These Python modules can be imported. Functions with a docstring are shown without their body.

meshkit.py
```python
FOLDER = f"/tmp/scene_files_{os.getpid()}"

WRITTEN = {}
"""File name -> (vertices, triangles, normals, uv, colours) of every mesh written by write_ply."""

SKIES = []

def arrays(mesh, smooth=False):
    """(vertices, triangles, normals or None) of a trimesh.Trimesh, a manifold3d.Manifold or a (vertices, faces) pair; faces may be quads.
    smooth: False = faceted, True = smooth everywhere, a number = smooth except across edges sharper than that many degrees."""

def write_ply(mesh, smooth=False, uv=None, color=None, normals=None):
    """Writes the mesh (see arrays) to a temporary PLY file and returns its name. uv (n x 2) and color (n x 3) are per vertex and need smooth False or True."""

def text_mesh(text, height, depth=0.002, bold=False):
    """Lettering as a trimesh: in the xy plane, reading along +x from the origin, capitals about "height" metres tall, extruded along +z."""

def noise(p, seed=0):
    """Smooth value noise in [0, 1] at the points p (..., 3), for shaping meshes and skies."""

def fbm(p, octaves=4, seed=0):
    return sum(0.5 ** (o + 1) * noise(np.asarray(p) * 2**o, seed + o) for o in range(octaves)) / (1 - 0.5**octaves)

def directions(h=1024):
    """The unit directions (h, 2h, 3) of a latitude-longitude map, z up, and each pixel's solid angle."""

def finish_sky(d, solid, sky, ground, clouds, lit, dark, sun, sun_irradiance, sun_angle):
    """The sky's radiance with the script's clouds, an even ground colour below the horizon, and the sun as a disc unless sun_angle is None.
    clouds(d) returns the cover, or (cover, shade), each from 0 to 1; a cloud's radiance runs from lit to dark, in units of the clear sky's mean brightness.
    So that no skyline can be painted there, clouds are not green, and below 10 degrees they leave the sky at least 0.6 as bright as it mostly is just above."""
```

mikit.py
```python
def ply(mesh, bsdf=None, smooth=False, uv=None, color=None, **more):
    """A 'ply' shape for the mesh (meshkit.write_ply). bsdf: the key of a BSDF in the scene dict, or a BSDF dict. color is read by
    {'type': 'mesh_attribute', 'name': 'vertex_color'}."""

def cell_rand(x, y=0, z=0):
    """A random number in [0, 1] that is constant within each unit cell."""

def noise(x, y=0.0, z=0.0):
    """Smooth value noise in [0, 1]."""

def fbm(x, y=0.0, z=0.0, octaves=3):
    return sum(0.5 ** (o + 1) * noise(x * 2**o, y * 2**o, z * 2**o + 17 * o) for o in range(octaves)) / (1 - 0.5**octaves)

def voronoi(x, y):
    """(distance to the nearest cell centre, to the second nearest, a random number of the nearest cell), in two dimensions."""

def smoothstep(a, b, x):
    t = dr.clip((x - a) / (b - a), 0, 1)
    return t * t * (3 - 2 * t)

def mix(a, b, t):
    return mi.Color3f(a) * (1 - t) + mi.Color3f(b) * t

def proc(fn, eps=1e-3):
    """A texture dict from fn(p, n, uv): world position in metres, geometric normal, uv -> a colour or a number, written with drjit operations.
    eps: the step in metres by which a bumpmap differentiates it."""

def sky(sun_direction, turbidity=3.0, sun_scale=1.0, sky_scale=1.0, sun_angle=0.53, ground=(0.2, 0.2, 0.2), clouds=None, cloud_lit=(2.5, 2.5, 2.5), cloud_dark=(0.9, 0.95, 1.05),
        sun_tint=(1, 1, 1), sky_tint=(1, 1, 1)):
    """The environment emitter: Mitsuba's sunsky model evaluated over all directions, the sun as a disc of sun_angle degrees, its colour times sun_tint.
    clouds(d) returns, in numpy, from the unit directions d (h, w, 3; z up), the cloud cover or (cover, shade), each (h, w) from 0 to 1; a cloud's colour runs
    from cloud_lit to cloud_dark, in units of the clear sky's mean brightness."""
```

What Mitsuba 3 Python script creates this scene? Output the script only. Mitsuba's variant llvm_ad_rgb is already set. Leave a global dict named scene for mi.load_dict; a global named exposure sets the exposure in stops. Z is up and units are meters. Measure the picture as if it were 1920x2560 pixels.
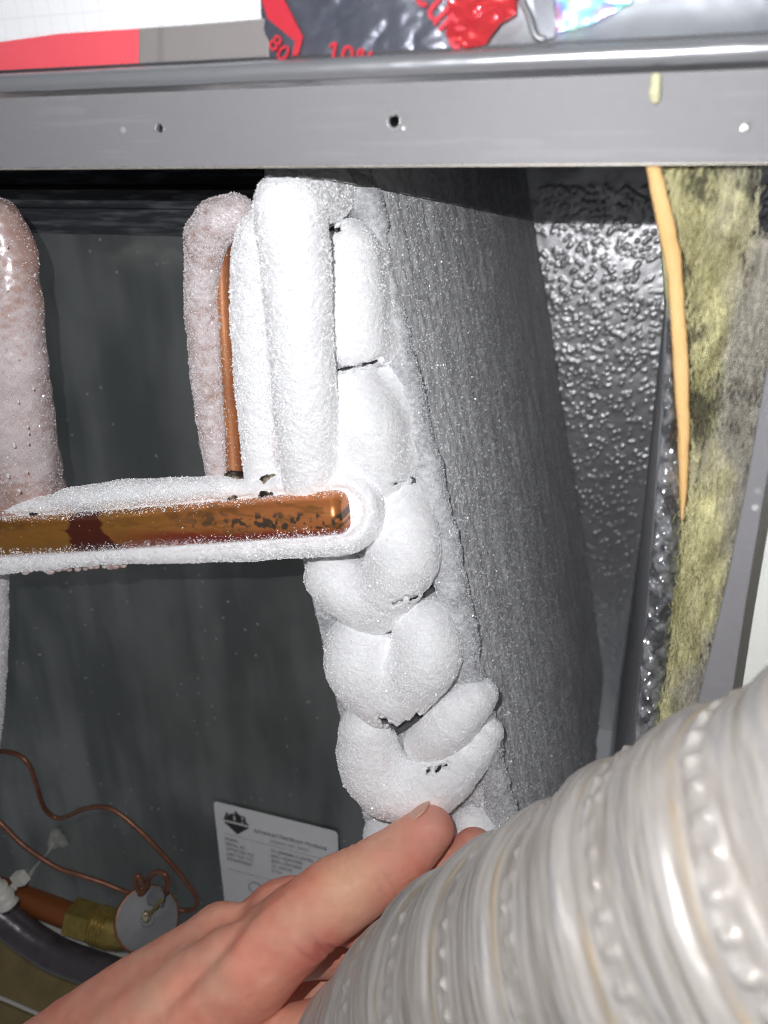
import math, numpy as np, trimesh, mitsuba as mi, drjit as dr, shapely
from shapely.geometry import Polygon, Point
import mikit, meshkit
from mikit import ply, proc, noise, fbm, voronoi, smoothstep, mix, cell_rand

scene, labels = {}, {}
rng = np.random.default_rng(7)

# ------------------------------------------------------------------ camera, lamp, exposure
PSI, TH = math.radians(17.5), math.radians(23.0)          # the phone is turned left and tipped down
CAM = np.array([0.0, 0.0, 0.8])
F = np.array([-math.sin(PSI) * math.cos(TH), math.cos(PSI) * math.cos(TH), -math.sin(TH)])
R = np.array([math.cos(PSI), math.sin(PSI), 0.0])
U = np.cross(R, F)
T = mi.ScalarTransform4f
scene['camera'] = {'type': 'thinlens', 'fov': 53.13, 'fov_axis': 'x', 'aperture_radius': 0.00105, 'focus_distance': 0.278,
                   'near_clip': 0.01, 'far_clip': 20.0,
                   'to_world': T().look_at(origin=CAM.tolist(), target=(CAM + F).tolist(), up=[0, 0, 1])}
FLASH = CAM - 0.016 * R + 0.017 * U
scene['torch'] = {'type': 'spot', 'intensity': {'type': 'rgb', 'value': [0.186, 0.187, 0.191]}, 'cutoff_angle': 60.0, 'beam_width': 46.0,
                  'to_world': T().look_at(origin=FLASH.tolist(), target=(FLASH + F).tolist(), up=[0, 0, 1])}
scene['room_light'] = {'type': 'constant', 'radiance': {'type': 'rgb', 'value': [0.15, 0.155, 0.165]}}
exposure = 0.0


def ray(u, v):
    return F + (u - 960) / 1920 * R + (1280 - v) / 1920 * U


def onY(u, v, Y):
    """The point of the vertical plane y = Y seen at (u, v) of the 1920 x 2560 photograph."""
    r = ray(u, v)
    return CAM + r * (Y / r[1])


def px(u, v, Y, r):
    """A radius of r photograph pixels at that point, in metres."""
    return r / 1920 * Y / ray(u, v)[1]


def at(u, v, D):
    return CAM + D * ray(u, v)


# ------------------------------------------------------------------ helpers
def add(key, mesh, bsdf, label=None, cat=None, group=None, kind=None, smooth=False, color=None):
    base, n = key, 0
    while key in scene:
        n += 1
        key = f'{base}_{n:03d}'
    scene[key] = ply(mesh, bsdf, smooth=smooth, color=color)
    d = {k: v for k, v in (('label', label), ('category', cat), ('group', group), ('kind', kind)) if v}
    if d:
        labels[key] = d
    return key


def thing(key, label, cat, group=None):
    labels[key] = {'label': label, 'category': cat}
    if group:
        labels[key]['group'] = group
    return key


def cat_(*ms):
    return trimesh.util.concatenate([trimesh.Trimesh(np.asarray(m[0]), np.asarray(m[1]), process=False) if isinstance(m, tuple) else m for m in ms])


def surface_net(f, lo, hi, h):
    """Mesh of f = 0 inside the box (naive surface nets)."""
    lo, hi = np.asarray(lo, float), np.asarray(hi, float)
    n = np.ceil((hi - lo) / h).astype(int) + 1
    ax = [lo[k] + h * np.arange(n[k]) for k in range(3)]
    K = 4                                               # coarse pass first, fine values only near the surface
    nc = (n - 1) // K + 2
    cax = [lo[k] + h * K * np.arange(nc[k]) for k in range(3)]
    vc = f(np.stack(np.meshgrid(*cax, indexing='ij'), -1).reshape(-1, 3)).reshape(nc)
    v = np.repeat(np.repeat(np.repeat(vc, K, 0), K, 1), K, 2)
    v = v[:n[0], :n[1], :n[2]].copy()
    near = np.argwhere(np.abs(v) < h * K * 2.3)
    pts = lo + h * near
    v[tuple(near.T)] = np.concatenate([f(c) for c in np.array_split(pts, max(1, len(pts) // 60000))])
    ins = v < 0
    acc, cnt = np.zeros((*(n - 1), 3)), np.zeros(n - 1)
    for a in range(3):
        b, c = [k for k in range(3) if k != a]
        s0 = [slice(None)] * 3
        s1 = [slice(None)] * 3
        s0[a], s1[a] = slice(0, -1), slice(1, None)
        v0, v1 = v[tuple(s0)], v[tuple(s1)]
        cross = (v0 < 0) != (v1 < 0)
        idx = np.argwhere(cross)
        t = v0[cross] / (v0[cross] - v1[cross])
        p = idx.astype(float)
        p[:, a] += t
        for db in (0, -1):
            for dc in (0, -1):
                q = idx.copy()
                q[:, b] += db
                q[:, c] += dc
                ok = ((q >= 0) & (q < np.array(n) - 1)).all(1)
                np.add.at(acc, tuple(q[ok].T), p[ok])
                np.add.at(cnt, tuple(q[ok].T), 1)
    used = cnt > 0
    ids = -np.ones(n - 1, int)
    ids[used] = np.arange(used.sum())
    verts = lo + h * acc[used] / cnt[used][:, None]
    faces = []
    for a in range(3):
        b, c = (a + 1) % 3, (a + 2) % 3
        s0 = [slice(None)] * 3
        s1 = [slice(None)] * 3
        s0[a], s1[a] = slice(0, -1), slice(1, None)
        i0, i1 = ins[tuple(s0)], ins[tuple(s1)]
        for flip in (False, True):
            idx = np.argwhere((i0 & ~i1) if not flip else (~i0 & i1))
            idx = idx[(idx[:, b] > 0) & (idx[:, c] > 0) & (idx[:, b] < n[b] - 1) & (idx[:, c] < n[c] - 1)]
            q = []
            for db, dc in ((-1, -1), (0, -1), (0, 0), (-1, 0)):
                k = idx.copy()
                k[:, b] += db
                k[:, c] += dc
                q.append(ids[tuple(k.T)])
            q = np.stack(q, 1)
            if flip:
                q = q[:, ::-1]
            faces += [q[:, [0, 1, 2]], q[:, [0, 2, 3]]]
    return trimesh.Trimesh(verts, np.vstack(faces), process=False)


def chain_sdf(p, pts, rad):
    pts, rad = np.asarray(pts, float), np.asarray(rad, float)
    out = None
    for k in range(len(pts) - 1):
        a, b = pts[k], pts[k + 1]
        ab = b - a
        t = np.clip(((p - a) @ ab) / (ab @ ab + 1e-12), 0, 1)
        d = np.linalg.norm(p - a - t[:, None] * ab, axis=1) - (rad[k] + (rad[k + 1] - rad[k]) * t)
        out = d if out is None else np.minimum(out, d)
    if len(pts) == 1:
        out = np.linalg.norm(p - pts[0], axis=1) - rad[0]
    return out


def smin(a, b, k):
    h = np.clip(0.5 + 0.5 * (b - a) / k, 0, 1)
    return b + (a - b) * h - k * h * (1 - h)


def smooth_path(pts, n):
    """Catmull-Rom through the rows of pts, n samples."""
    p = np.asarray(pts, float)
    p = np.vstack([2 * p[0] - p[1], p, 2 * p[-1] - p[-2]])
    seg = len(p) - 3
    t = np.linspace(0, seg - 1e-9, n)
    i = t.astype(int)
    t = (t - i)[:, None]
    a, b, c, d = p[i], p[i + 1], p[i + 2], p[i + 3]
    return 0.5 * (2 * b + (c - a) * t + (2 * a - 5 * b + 4 * c - d) * t ** 2 + (3 * b - a - 3 * c + d) * t ** 3)


def tube(pts, radius, sides=16, caps=True, scale=None):
    p = np.asarray(pts, float)
    n = len(p)
    t = np.gradient(p, axis=0)
    t /= np.linalg.norm(t, axis=1)[:, None]
    a = np.cross(t[0], [0.3, 0.2, 0.9])
    a /= np.linalg.norm(a)
    fr = []
    for k in range(n):
        a = a - (a @ t[k]) * t[k]
        a /= np.linalg.norm(a)
        fr.append(a)
    fr = np.array(fr)
    b = np.cross(t, fr)
    rr = np.broadcast_to(np.asarray(radius, float), (n,))
    an = np.arange(sides) * 2 * np.pi / sides
    v = p[:, None] + rr[:, None, None] * (np.cos(an)[None, :, None] * fr[:, None] + np.sin(an)[None, :, None] * b[:, None])
    i, j = np.meshgrid(np.arange(n - 1), np.arange(sides), indexing='ij')
    q = np.stack([i * sides + j, i * sides + (j + 1) % sides, (i + 1) * sides + (j + 1) % sides, (i + 1) * sides + j], -1).reshape(-1, 4)
    f = np.vstack([q[:, [0, 1, 2]], q[:, [0, 2, 3]]])
    v = v.reshape(-1, 3)
    if caps:
        m = len(v)
        v = np.vstack([v, p[0], p[-1]])
        j = np.arange(sides)
        f = np.vstack([f, np.stack([j * 0 + m, (j + 1) % sides, j], 1), np.stack([j * 0 + m + 1, (n - 1) * sides + j, (n - 1) * sides + (j + 1) % sides], 1)])
    return trimesh.Trimesh(v, f, process=False)


def displace(m, fn):
    m = trimesh.Trimesh(m.vertices.copy(), m.faces, process=False)
    m.vertices = m.vertices + m.vertex_normals * fn(np.asarray(m.vertices))[:, None]
    return m


def grain(amp=0.00045, size=0.0009, big=0.0012, bigsize=0.009, seed=0):
    def fn(p):
        d = amp * (meshkit.noise(p / size, seed) + 0.6 * meshkit.noise(p / (size * 0.55), seed + 9) - 0.8)
        return d + big * (meshkit.fbm(p / bigsize, 3, seed + 3) - 0.5)
    return fn


def crystals(m, count, size=0.00035, seed=0, keep=None, long=1.15):
    """Small ice needles (stretched octahedra) growing out of the surface m at random."""
    r = np.random.default_rng(seed)
    pts, fi = trimesh.sample.sample_surface(m, count, seed=seed)
    nrm = m.face_normals[fi]
    ok = nrm[:, 1] < 0.45
    if keep is not None:
        ok &= keep(pts, nrm)
    pts, nrm = pts[ok], nrm[ok]
    n = len(pts)
    d = nrm + r.normal(0, 0.55, (n, 3))
    d /= np.linalg.norm(d, axis=1)[:, None]
    a = np.cross(d, r.normal(0, 1, (n, 3)))
    a /= np.linalg.norm(a, axis=1)[:, None]
    b = np.cross(d, a)
    s = size * r.lognormal(0, 0.35, n)[:, None]
    c = pts + d * s * 0.12
    v = np.stack([c + a * s * .6, c + b * s * .6, c - a * s * .6, c - b * s * .6, c + d * s * long * .7, c - d * s], 1)
    f = np.array([[0, 1, 4], [1, 2, 4], [2, 3, 4], [3, 0, 4], [1, 0, 5], [2, 1, 5], [3, 2, 5], [0, 3, 5]])
    return trimesh.Trimesh(v.reshape(-1, 3), (f[None] + 6 * np.arange(n)[:, None, None]).reshape(-1, 3), process=False)


def prism(pix, Y0, Y1, bevel=0.0):
    """A plate between the planes y = Y0 and y = Y1 whose outline is given on the front plane."""
    p = np.array([onY(u, v, Y0) for u, v in pix])
    poly = Polygon(p[:, [0, 2]])
    return extrude(poly, Y0, Y1)


def extrude(poly, Y0, Y1):
    if not poly.is_valid:
        poly = poly.buffer(0)
    m = trimesh.creation.extrude_polygon(poly, Y1 - Y0, engine='earcut')
    v = np.asarray(m.vertices)
    m = trimesh.Trimesh(np.stack([v[:, 0], Y1 - v[:, 2], v[:, 1]], 1), m.faces, process=False)
    return m


def box(x0, x1, y0, y1, z0, z1):
    m = trimesh.creation.box((x1 - x0, y1 - y0, z1 - z0))
    m.apply_translation(((x0 + x1) / 2, (y0 + y1) / 2, (z0 + z1) / 2))
    return m


def sheet(P, thick=0.0004, tdir=(0, 1, 0), plain_back=False):
    """A thin closed sheet from an (n, m, 3) grid of points, its back moved along tdir (plain_back: the back is a coarse cap)."""
    n, m = P.shape[:2]
    if plain_back:
        i, j = np.meshgrid(np.arange(n - 1), np.arange(m - 1), indexing='ij')
        q = np.stack([i * m + j, (i + 1) * m + j, (i + 1) * m + j + 1, i * m + j + 1], -1).reshape(-1, 4)
        ri = np.array([k * m for k in range(n)] + [(n - 1) * m + k for k in range(1, m)] + [k * m + m - 1 for k in range(n - 2, -1, -1)] + [k for k in range(m - 2, 0, -1)])
        N, k = n * m, len(ri)
        back = P.reshape(-1, 3)[ri] + thick * np.asarray(tdir)
        a = np.arange(k)
        b = (a + 1) % k
        f = np.vstack([q[:, [0, 1, 2]], q[:, [0, 2, 3]], np.stack([ri, N + a, N + b], 1), np.stack([ri, N + b, ri[b]], 1), np.stack([N + a, np.full(k, N + k), N + b], 1)])
        return trimesh.Trimesh(np.vstack([P.reshape(-1, 3), back, back.mean(0)]), f, process=False)
    V = np.vstack([P.reshape(-1, 3), (P + thick * np.asarray(tdir)).reshape(-1, 3)])
    i, j = np.meshgrid(np.arange(n - 1), np.arange(m - 1), indexing='ij')
    q = np.stack([i * m + j, (i + 1) * m + j, (i + 1) * m + j + 1, i * m + j + 1], -1).reshape(-1, 4)
    N = n * m
    fs = [q, q[:, ::-1] + N]
    ring = [(k, 0) for k in range(n)] + [(n - 1, k) for k in range(1, m)] + [(k, m - 1) for k in range(n - 2, -1, -1)] + [(0, k) for k in range(m - 2, 0, -1)]
    ri = np.array([a * m + b for a, b in ring])
    rj = np.roll(ri, -1)
    fs.append(np.stack([ri, ri + N, rj + N, rj], 1))
    q = np.vstack(fs)
    t = trimesh.Trimesh(V, np.vstack([q[:, [0, 1, 2]], q[:, [0, 2, 3]]]), process=False)
    return t


def text_on(text, u, v, hpx, Y, ang=0.0, depth=0.0003, bold=False, squeeze=1.0, shear=0.0):
    """Lettering lying on the plane y = Y, its first letter's foot at pixel (u, v), turned by ang degrees, real size from hpx."""
    m = meshkit.text_mesh(text, 1.0, 0.02, bold)
    p = np.asarray(m.vertices)
    o = onY(u, v, Y)
    s = px(u, v, Y, hpx)
    c, n = math.cos(math.radians(ang)), math.sin(math.radians(ang))
    x = (p[:, 0] * squeeze + p[:, 1] * shear) * s
    z = p[:, 1] * s
    q = np.stack([o[0] + c * x - n * z, Y - p[:, 2] / 0.02 * depth, o[2] + n * x + c * z], 1)
    return trimesh.Trimesh(q, m.faces, process=False)


# ------------------------------------------------------------------ materials
def mat(key, d):
    scene[key] = {'type': 'twosided', 'b': d}
    return key


def P(color, rough=0.5, metal=0.0, spec=0.5, **k):
    c = color if isinstance(color, dict) else {'type': 'rgb', 'value': list(color)}
    return {'type': 'principled', 'base_color': c, 'roughness': rough, 'metallic': metal, 'specular': spec, **k}


def bump(d, fn, scale, eps=2e-4):
    return {'type': 'bumpmap', 'tex': proc(fn, eps), 'scale': scale, 'b': d}


def f_frost(p, n, uv):
    a = fbm(p.x * 900, p.y * 900, p.z * 900, 2)
    b = fbm(p.x * 120, p.y * 120, p.z * 120, 2)
    return mix([0.76, 0.765, 0.78], [0.96, 0.96, 0.965], dr.clip(0.25 + 0.9 * a + 0.25 * (b - 0.5), 0, 1))


def f_thin(p, n, uv):       # thin rime with the copper showing through
    a = fbm(p.x * 420, p.y * 420, p.z * 420, 3)
    b = fbm(p.x * 60, p.y * 60, p.z * 30, 2)
    return mix([0.40, 0.27, 0.235], [0.68, 0.62, 0.63], smoothstep(0.30, 0.72, 0.6 * a + 0.5 * b))


def f_glaze(p, n, uv):      # clear ice glazed over rime, warm copper behind it
    a = fbm(p.x * 500, p.y * 500, p.z * 500, 3)
    b = fbm(p.x * 70, p.y * 70, p.z * 18, 2)
    c = mix([0.45, 0.29, 0.25], [0.62, 0.54, 0.54], smoothstep(0.32, 0.66, 0.45 * a + 0.6 * b))
    x = p.x + 0.1895 + 0.10 * (p.z - 0.74)          # where the clear ice lies thin over the copper
    return mix(c, [0.50, 0.26, 0.17], smoothstep(0.0052, 0.0015, dr.abs(x)) * smoothstep(0.785, 0.74, p.z) * 0.75 * smoothstep(0.2, 0.6, a))


def f_frost_stain(p, n, uv):
    c = f_frost(p, n, uv)
    x = p.x - (ST[0] + ST[1] * (p.z - 0.72))
    w = smoothstep(0.0030, 0.0006, dr.abs(x)) * smoothstep(0.775, 0.715, p.z)
    return mix(c, [0.42, 0.20, 0.16], w * smoothstep(0.48, 0.66, fbm(p.x * 900, p.y * 900, p.z * 600, 2) + 0.10 * w))


_a, _b = onY(664, 900, 0.2205), onY(676, 1180, 0.2205)
ST = (float(_b[0] + (_a[0] - _b[0]) * (0.72 - _b[2]) / (_a[2] - _b[2])), float((_a[0] - _b[0]) / (_a[2] - _b[2])))
mat('m_frost_stain', P(proc(f_frost_stain), 0.5, 0, 0.4))
mat('m_frost', bump(P(proc(f_frost), 0.5, 0, 0.4), lambda p, n, uv: noise(p.x * 2300, p.y * 2300, p.z * 2300) + 0.6 * noise(p.x * 4200, p.y * 4200, p.z * 4200), 0.00009, 8e-5))
mat('m_crystal', P((0.95, 0.95, 0.96), 0.22, 0, 0.6))
mat('m_bare', P((0.10, 0.10, 0.105), 0.5, 0.3))
mat('m_thin', P(proc(f_thin), 0.4, 0, 0.5))
mat('m_thin_crystal', P((0.72, 0.66, 0.66), 0.16, 0, 0.75))
mat('m_glaze', P(proc(f_glaze), 0.28, 0, 0.5, clearcoat=0.8, clearcoat_gloss=0.93))


def f_plate(p, n, uv):
    a = fbm(p.x * 800, p.y * 800, p.z * 800, 2)
    b = fbm(p.x * 90, p.y * 90, p.z * 60, 3)
    return mix([0.30, 0.305, 0.315], [0.68, 0.69, 0.70], smoothstep(0.25, 0.75, 0.5 * a + 0.55 * b))


mat('m_rime', P(proc(lambda p, n, uv: mix([0.36, 0.365, 0.38], [0.70, 0.705, 0.72], smoothstep(0.25, 0.75, 0.5 * fbm(p.x * 800, p.y * 800, p.z * 800, 2) + 0.5 * fbm(p.x * 90, p.y * 90, p.z * 70, 3)))), 0.5, 0, 0.4))
mat('m_rime_crystal', P((0.68, 0.685, 0.70), 0.16, 0, 0.75))
mat('m_plate', P(proc(f_plate), 0.5, 0, 0.4))


def f_fins(p, n, uv):
    a = fbm(p.x * 700, p.y * 380, p.z * 420, 2)
    b = fbm(p.y * 150, p.z * 42, 3.0, 3)
    near = smoothstep(0.42, 0.25, p.y)
    return mix([0.56, 0.56, 0.575], [0.90, 0.905, 0.92], smoothstep(0.30, 0.75, 0.45 * a + 0.44 * b + 0.14 * near))


mat('m_fins', P(proc(f_fins), 0.55, 0, 0.4))


def f_copper(p, n, uv):
    s = (p.x + 0.22) / 0.14           # 0 at the frame's left edge, 1 at the closed end
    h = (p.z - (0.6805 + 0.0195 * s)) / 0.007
    a = fbm(p.x * 130, p.y * 400, p.z * 420, 3)
    warm = mix([0.40, 0.175, 0.035], [0.62, 0.22, 0.075], smoothstep(0.3, 0.85, s + 0.3 * (a - 0.5)))
    c = mix(warm, [0.25, 0.115, 0.03], smoothstep(0.5, 0.75, a) * 0.7)
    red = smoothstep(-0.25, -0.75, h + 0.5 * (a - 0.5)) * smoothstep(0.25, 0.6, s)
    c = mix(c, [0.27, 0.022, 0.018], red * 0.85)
    band = smoothstep(0.062, 0.046, dr.abs(s - 0.245 + 0.03 * h + 0.05 * (a - 0.5)) + 0.014 * h)
    c = mix(c, [0.10, 0.014, 0.011], band * 0.92)
    soot = smoothstep(0.42, 0.2, dr.abs(h - 0.02) + 0.35 * (noise(p.x * 600, p.z * 600, 5.0) - 0.5)) * smoothstep(0.56, 0.68, noise(p.x * 900, p.z * 900, 1.0) * 0.55 + noise(p.x * 260, p.z * 400, 4.0) * 0.5 + 0.10 * s) * smoothstep(0.45, 0.75, s)
    return mix(c, [0.06, 0.06, 0.05], soot * 0.9)


mat('m_copper', bump(P(proc(f_copper), 0.34, 0.55, 0.5), lambda p, n, uv: fbm(p.x * 500, p.y * 800, p.z * 800, 2), 0.00012))
_a, _b = onY(556, 700, 0.235), onY(580, 1080, 0.234)
CL = (float(_a[0]), float((_b[0] - _a[0]) / (_b[2] - _a[2])), float(_a[2]))


def f_strip(p, n, uv):
    c = mix([0.30, 0.095, 0.05], [0.55, 0.24, 0.09], fbm(p.x * 160, p.y * 160, p.z * 90, 4))
    x = p.x - (CL[0] + CL[1] * (p.z - CL[2])) + 0.0022 * (fbm(p.x * 700, p.y * 700, p.z * 700, 3) - 0.5)
    return mix(c, [0.66, 0.60, 0.60], smoothstep(0.0001, -0.0016, x))


mat('m_copper_strip', P(proc(f_strip), 0.42, 0.3))
mat('m_copper_dull', P(proc(lambda p, n, uv: mix([0.15, 0.065, 0.04], [0.30, 0.13, 0.08], fbm(p.x * 300, p.y * 300, p.z * 300, 2))), 0.4, 0.5))
mat('m_liquid', P((0.25, 0.075, 0.02), 0.4, 0.4))
mat('m_brass', P(proc(lambda p, n, uv: mix([0.20, 0.145, 0.035], [0.38, 0.28, 0.08], fbm(p.x * 400, p.y * 400, p.z * 400, 2))), 0.35, 0.6))
mat('m_brass_bright', P((0.85, 0.72, 0.42), 0.14, 1.0))
mat('m_silver', P((0.8, 0.74, 0.5), 0.12, 1.0))


def specks(p, f, lo):
    d, e, w = voronoi(p.x * f, p.z * f)
    return smoothstep(0.20, 0.10, d) * smoothstep(lo, lo + 0.02, w)


def f_baffle(p, n, uv):
    a = fbm(p.x * 24, p.z * 16, 2.0, 4)
    b = fbm(p.x * 70, p.z * 9, 7.0, 3)
    c = mix([0.185, 0.203, 0.198], [0.34, 0.358, 0.35], smoothstep(0.3, 0.72, 0.6 * a + 0.4 * b))
    scr = smoothstep(0.64, 0.70, fbm(p.x * 260 + p.z * 60, p.z * 22, 6.0, 2)) * smoothstep(0.5, 0.75, noise(p.x * 28, p.z * 28, 2.0))
    c = mix(c, [0.7, 0.7, 0.7], scr * 0.03)
    dust = smoothstep(0.55, 0.8, fbm(p.x * 40, p.z * 60, 4.0, 3)) * smoothstep(0.757, 0.779, p.z) * 0.5
    c = mix(c, [0.62, 0.6, 0.57], dust)
    return mix(c, [0.55, 0.55, 0.55], specks(p, 190, 0.90) * smoothstep(0.45, 0.6, fbm(p.x * 30, p.z * 30, 9.0, 2)))


mat('m_baffle', P(proc(f_baffle), 0.46, 0.8, 0.5))


def f_rail(p, n, uv):
    a = fbm(p.x * 60, p.y * 60, p.z * 60, 3)
    g = noise(p.x * 1800, p.y * 1800, p.z * 1800)
    c = mix([0.188, 0.183, 0.192], [0.208, 0.203, 0.212], 0.6 * a + 0.4 * g)
    scr = smoothstep(0.66, 0.72, fbm(p.x * 45 + p.z * 20, p.z * 900, 3.0, 2)) * smoothstep(0.5, 0.7, noise(p.x * 30, p.z * 90, 8.0))
    c = mix(c, [0.30, 0.295, 0.30], scr * 0.18)
    return mix(c, [0.5, 0.5, 0.49], specks(p, 210, 0.955) * 0.8)


mat('m_rail', bump(P(proc(f_rail), 0.55, 0.0, 0.3), lambda p, n, uv: fbm(p.x * 900, p.y * 900, p.z * 900, 2), 0.00003))
mat('m_raw_edge', P((0.42, 0.39, 0.33), 0.5, 0.3))
mat('m_galv', bump(P(proc(lambda p, n, uv: mix([0.30, 0.32, 0.345], [0.52, 0.54, 0.57], voronoi(p.x * 160 + 2 * fbm(p.x * 90, p.z * 90), p.z * 160)[2] * 0.45 + 0.55 * fbm(p.x * 110, p.z * 110, 0.0, 3))), 0.38, 0.45),
                     lambda p, n, uv: fbm(p.x * 90, p.y * 90, p.z * 90, 3), 0.0008))
mat('m_lip', bump(P((0.42, 0.43, 0.45), 0.33, 0.7), lambda p, n, uv: fbm(p.x * 120, p.y * 300, p.z * 300, 2), 0.0003))
mat('m_dark', P(proc(lambda p, n, uv: mix([0.02, 0.022, 0.026], [0.05, 0.052, 0.056], fbm(p.x * 40, p.y * 40, p.z * 40, 3))), 0.6))
mat('m_trim', P(proc(lambda p, n, uv: mix([0.045, 0.048, 0.055], [0.15, 0.155, 0.165], smoothstep(0.4, 0.8, fbm(p.x * 70, p.y * 200, p.z * 420, 3)))), 0.5, 0.3))
mat('m_burr', P((0.75, 0.74, 0.72), 0.25, 0.8))
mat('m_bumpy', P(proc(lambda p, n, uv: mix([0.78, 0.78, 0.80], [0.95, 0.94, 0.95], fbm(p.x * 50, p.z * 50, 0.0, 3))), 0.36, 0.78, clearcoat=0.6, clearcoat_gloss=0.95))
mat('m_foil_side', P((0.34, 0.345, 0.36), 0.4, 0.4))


def f_wool(p, n, uv):
    a = fbm(p.x * 420 + 5 * noise(p.z * 40, p.x * 60), p.y * 200, p.z * 60, 4)
    b = fbm(p.x * 75, p.y * 75, p.z * 34, 3)
    x = (p.x - 0.006) / 0.022 + 0.25 * (fbm(p.z * 55, 3.0, 1.0, 2) - 0.5)
    y = mix([0.27, 0.25, 0.12], [0.60, 0.57, 0.32], smoothstep(0.25, 0.75, a))
    g = mix([0.19, 0.175, 0.14], [0.46, 0.43, 0.37], a)
    c = mix(y, g, smoothstep(0.48, 0.64, 0.55 * b + 0.33 * x + 0.08 * smoothstep(0.745, 0.80, p.z)))
    return mix(c, [0.05, 0.045, 0.035], smoothstep(0.59, 0.67, fbm(p.x * 260 + 4 * noise(p.z * 50, p.x * 90), p.y * 130, p.z * 60 + 9, 3)) * 0.85)


mat('m_wool', P(proc(f_wool), 0.8, 0, 0.2))
mat('m_fibre', P(proc(f_wool), 0.55, 0, 0.4))
mat('m_kraft', P(proc(lambda p, n, uv: mix([0.60, 0.36, 0.14], [0.72, 0.48, 0.22], fbm(p.x * 160, p.y * 160, p.z * 90, 3))), 0.7, 0, 0.2))
mat('m_crinkle', P(proc(lambda p, n, uv: mix([0.10, 0.105, 0.115], [0.36, 0.365, 0.38], smoothstep(0.35, 0.7, fbm(p.x * 420, p.y * 300, p.z * 260, 3)))), 0.22, 0.55))
mat('m_white', P((0.78, 0.78, 0.74), 0.6))
mat('m_card', P(proc(lambda p, n, uv: mix([0.80, 0.80, 0.81], [0.70, 0.705, 0.73], 0.7 * dr.maximum(smoothstep(0.44, 0.49, dr.abs(p.x * 210 - dr.floor(p.x * 210) - 0.5)), smoothstep(0.44, 0.49, dr.abs(p.z * 210 - dr.floor(p.z * 210) - 0.5))))), 0.35, 0, 0.5))
mat('m_red_print', P((0.78, 0.10, 0.125), 0.35))
mat('m_grey_print', P((0.235, 0.215, 0.21), 0.3))
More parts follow.
